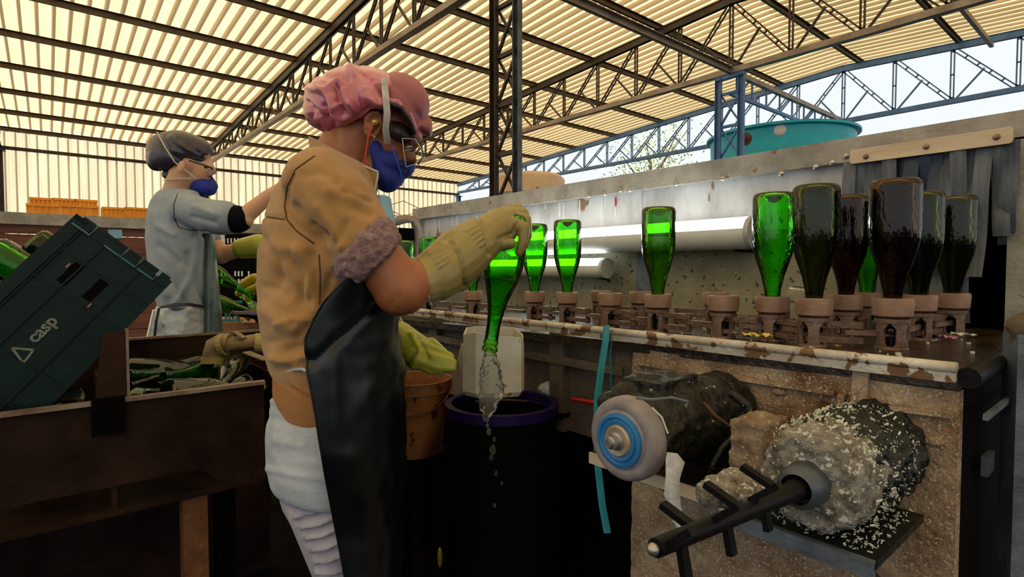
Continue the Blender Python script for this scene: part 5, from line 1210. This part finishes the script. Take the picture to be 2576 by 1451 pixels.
sculpt(a, 'satin_cap', 'satinblk', p2, .006, 5, [([(400, 340), (420, 380), (450, 400)], 6, -.008), ([(380, 390), (400, 420)], 7, .008), ([(430, 345), (480, 380)], 6, .008), ([(450, 350), (500, 385)], 6, -.006), ([(440, 380), (480, 395)], 6, .006)], None, cm)
a = MB(); EL(a, 508, 464, D2, 34, 26, .060, 30); CP(a, (520, 446, D2, 13), (536, 468, D2, 12)); CP(a, (500, 478, D2, 20), (528, 476, D2, 16)); mk2 = sculpt(a, 'respirator_mask', 'mask', p2, .004, 9, [([(515, 440), (528, 470)], 4, -.003)])
MB().tube([W(395, 332, 2.20), W(415, 370, 2.142), W(440, 408, 2.16), W(470, 430, 2.165), W(493, 450, 2.185)], .0028, 6).obj('mask_strap', 'strap', mk2, True)
MB().tube([W(412, 453, 2.19), W(450, 449, 2.175), W(485, 449, 2.185)], .0028, 6).obj('mask_strap', 'strap', mk2, True)
MB().tube([W(476, 404, 2.16), W(510, 414, 2.155), W(537, 424, 2.17)], .0035, 6).obj('glasses_temple', 'frame', p2, True)
ln = MB(); o_ = [(530, 424), (544, 428), (542, 442), (530, 448)]; ln.loft([[W(x, y, d) for x, y in o_] for d in (2.17, 2.32)], False); ln.obj('goggles', 'lens', p2)
ts = MB(); levels(ts, [(478, 405, 470, D2, .08), (486, 392, 500, D2, .13), (505, 378, 510, D2, .17), (540, 367, 515, D2, .19), (600, 364, 520, D2, .185), (680, 372, 522, D2, .175), (740, 385, 525, D2, .17), (775, 398, 528, D2, .165)])
CP(ts, (468, 525, 2.10, 40), (530, 545, 2.08, 44)); CP(ts, (530, 545, 2.08, 44), (565, 548, 2.08, 44)); CP(ts, (468, 530, 2.40, 36), (520, 600, 2.44, 34))
tc_ = MB(); tc_.loft([[W(x, y, d) for x, y in ((572, 470), (563, 530), (552, 600), (600, 640), (700, 640), (700, 470))] for d in (1.8, 2.25)], True)
tee = sculpt(ts, 'tshirt', 'tee', p2, .007, 6, [([(440, 560), (480, 600), (520, 590)], 8, -.010), ([(400, 570), (440, 590)], 9, .008), ([(470, 640), (500, 720), (520, 760)], 9, -.012), ([(500, 600), (480, 700), (440, 770)], 9, .012), ([(400, 620), (450, 660)], 10, -.008), ([(490, 520), (545, 540)], 7, .008), ([(485, 545), (540, 560)], 6, -.008), ([(420, 700), (470, 770)], 9, -.010), ([(395, 690), (420, 740)], 10, .009)], None, tc_)
onsurf(tee, [(447, 487), (437, 515), (438, 550), (450, 572), (480, 580), (510, 578)], 0, .002, 'sleeve_seam', 'seam', tee)
a = MB(); CP(a, (540, 548, 2.08, 36), (598, 551, 2.08, 35)); sculpt(a, 'undersleeve', 'navy', p2, .006, 3)
pl = MB(); levels(pl, [(765, 398, 528, D2, .16), (800, 385, 525, D2, .172), (850, 376, 528, D2, .178), (920, 380, 530, D2, .17)]); CP(pl, (440, 920, 2.17, 55), (438, 1340, 2.17, 38)); CP(pl, (485, 920, 2.33, 52), (478, 1310, 2.33, 36))
sculpt(pl, 'plastic_trousers', 'plastic', p2, .007, 3, fn=lambda p, x, y: .008*nz(p, 22, 3)+.004*nz(p, 50, 3))
av = MB(); levels(av, [(590, 500, 540, D2+.02, .11), (700, 500, 550, D2+.02, .14), (780, 500, 558, D2+.02, .15), (880, 490, 562, D2+.02, .155), (1000, 490, 562, D2+.02, .155)]); av.obj('apron', 'tealapron', p2, True)
MB().tube([W(405, 772, 2.11), W(440, 766, 2.065), W(480, 766, 2.06), W(515, 772, 2.07)], .006, 6).obj('apron_string', 'frame', p2, True)
MB().tube([W(400, 775, 2.11), W(392, 810, 2.1), W(388, 850, 2.1)], .005, 6).obj('apron_string_end', 'frame', p2, True)
MB().bar(W(372, 850, 2.14), W(388, 780, 2.14), .03, .008).obj('side_cord', 'paper', p2)
g4 = MB(); CP(g4, (610, 625, 2.45, 26), (650, 618, 2.45, 30)); EL(g4, 672, 610, 2.45, 26, 22, .03)
for k_ in range(5): CP(g4, (680, 600+k_*7, 2.42+.015*k_, 8), (705, 604+k_*8, 2.42+.015*k_, 7))
sculpt(g4, 'rubber_glove', 'gloveg', p2, .005, 3, label='olive yellow glove of the far hand')
g5 = MB()
for f_ in ([(690, 720, 2.6, 14), (640, 700, 2.6, 13), (612, 715, 2.6, 11), (600, 738, 2.6, 9)], [(690, 705, 2.63, 14), (650, 700, 2.63, 13), (625, 705, 2.63, 11), (610, 720, 2.63, 9)], [(690, 730, 2.57, 13), (650, 722, 2.57, 12), (625, 732, 2.57, 10), (622, 752, 2.57, 8)]):
    for a_, b_ in zip(f_[:-1], f_[1:]): CP(g5, a_, b_)
EL(g5, 700, 715, 2.6, 24, 22, .04)
sculpt(g5, 'rubber_glove_pair', 'glovey', None, .005, 2, label='curled bright yellow rubber glove gripping the bright green bottle', category='glove')
for dd_, x_ in ((2.17, 438), (2.33, 478)):
    q = W(x_, 1300, dd_); a = MB(); a.caps((q.x, q.y, .045), .045, (q.x+RT.x*.12, q.y+RT.y*.12, .035), .035); a.caps((q.x, q.y, .05), .045, (q.x, q.y, .12), .05)
    sculpt(a, 'boot', 'shoe', p2, .008, 3)
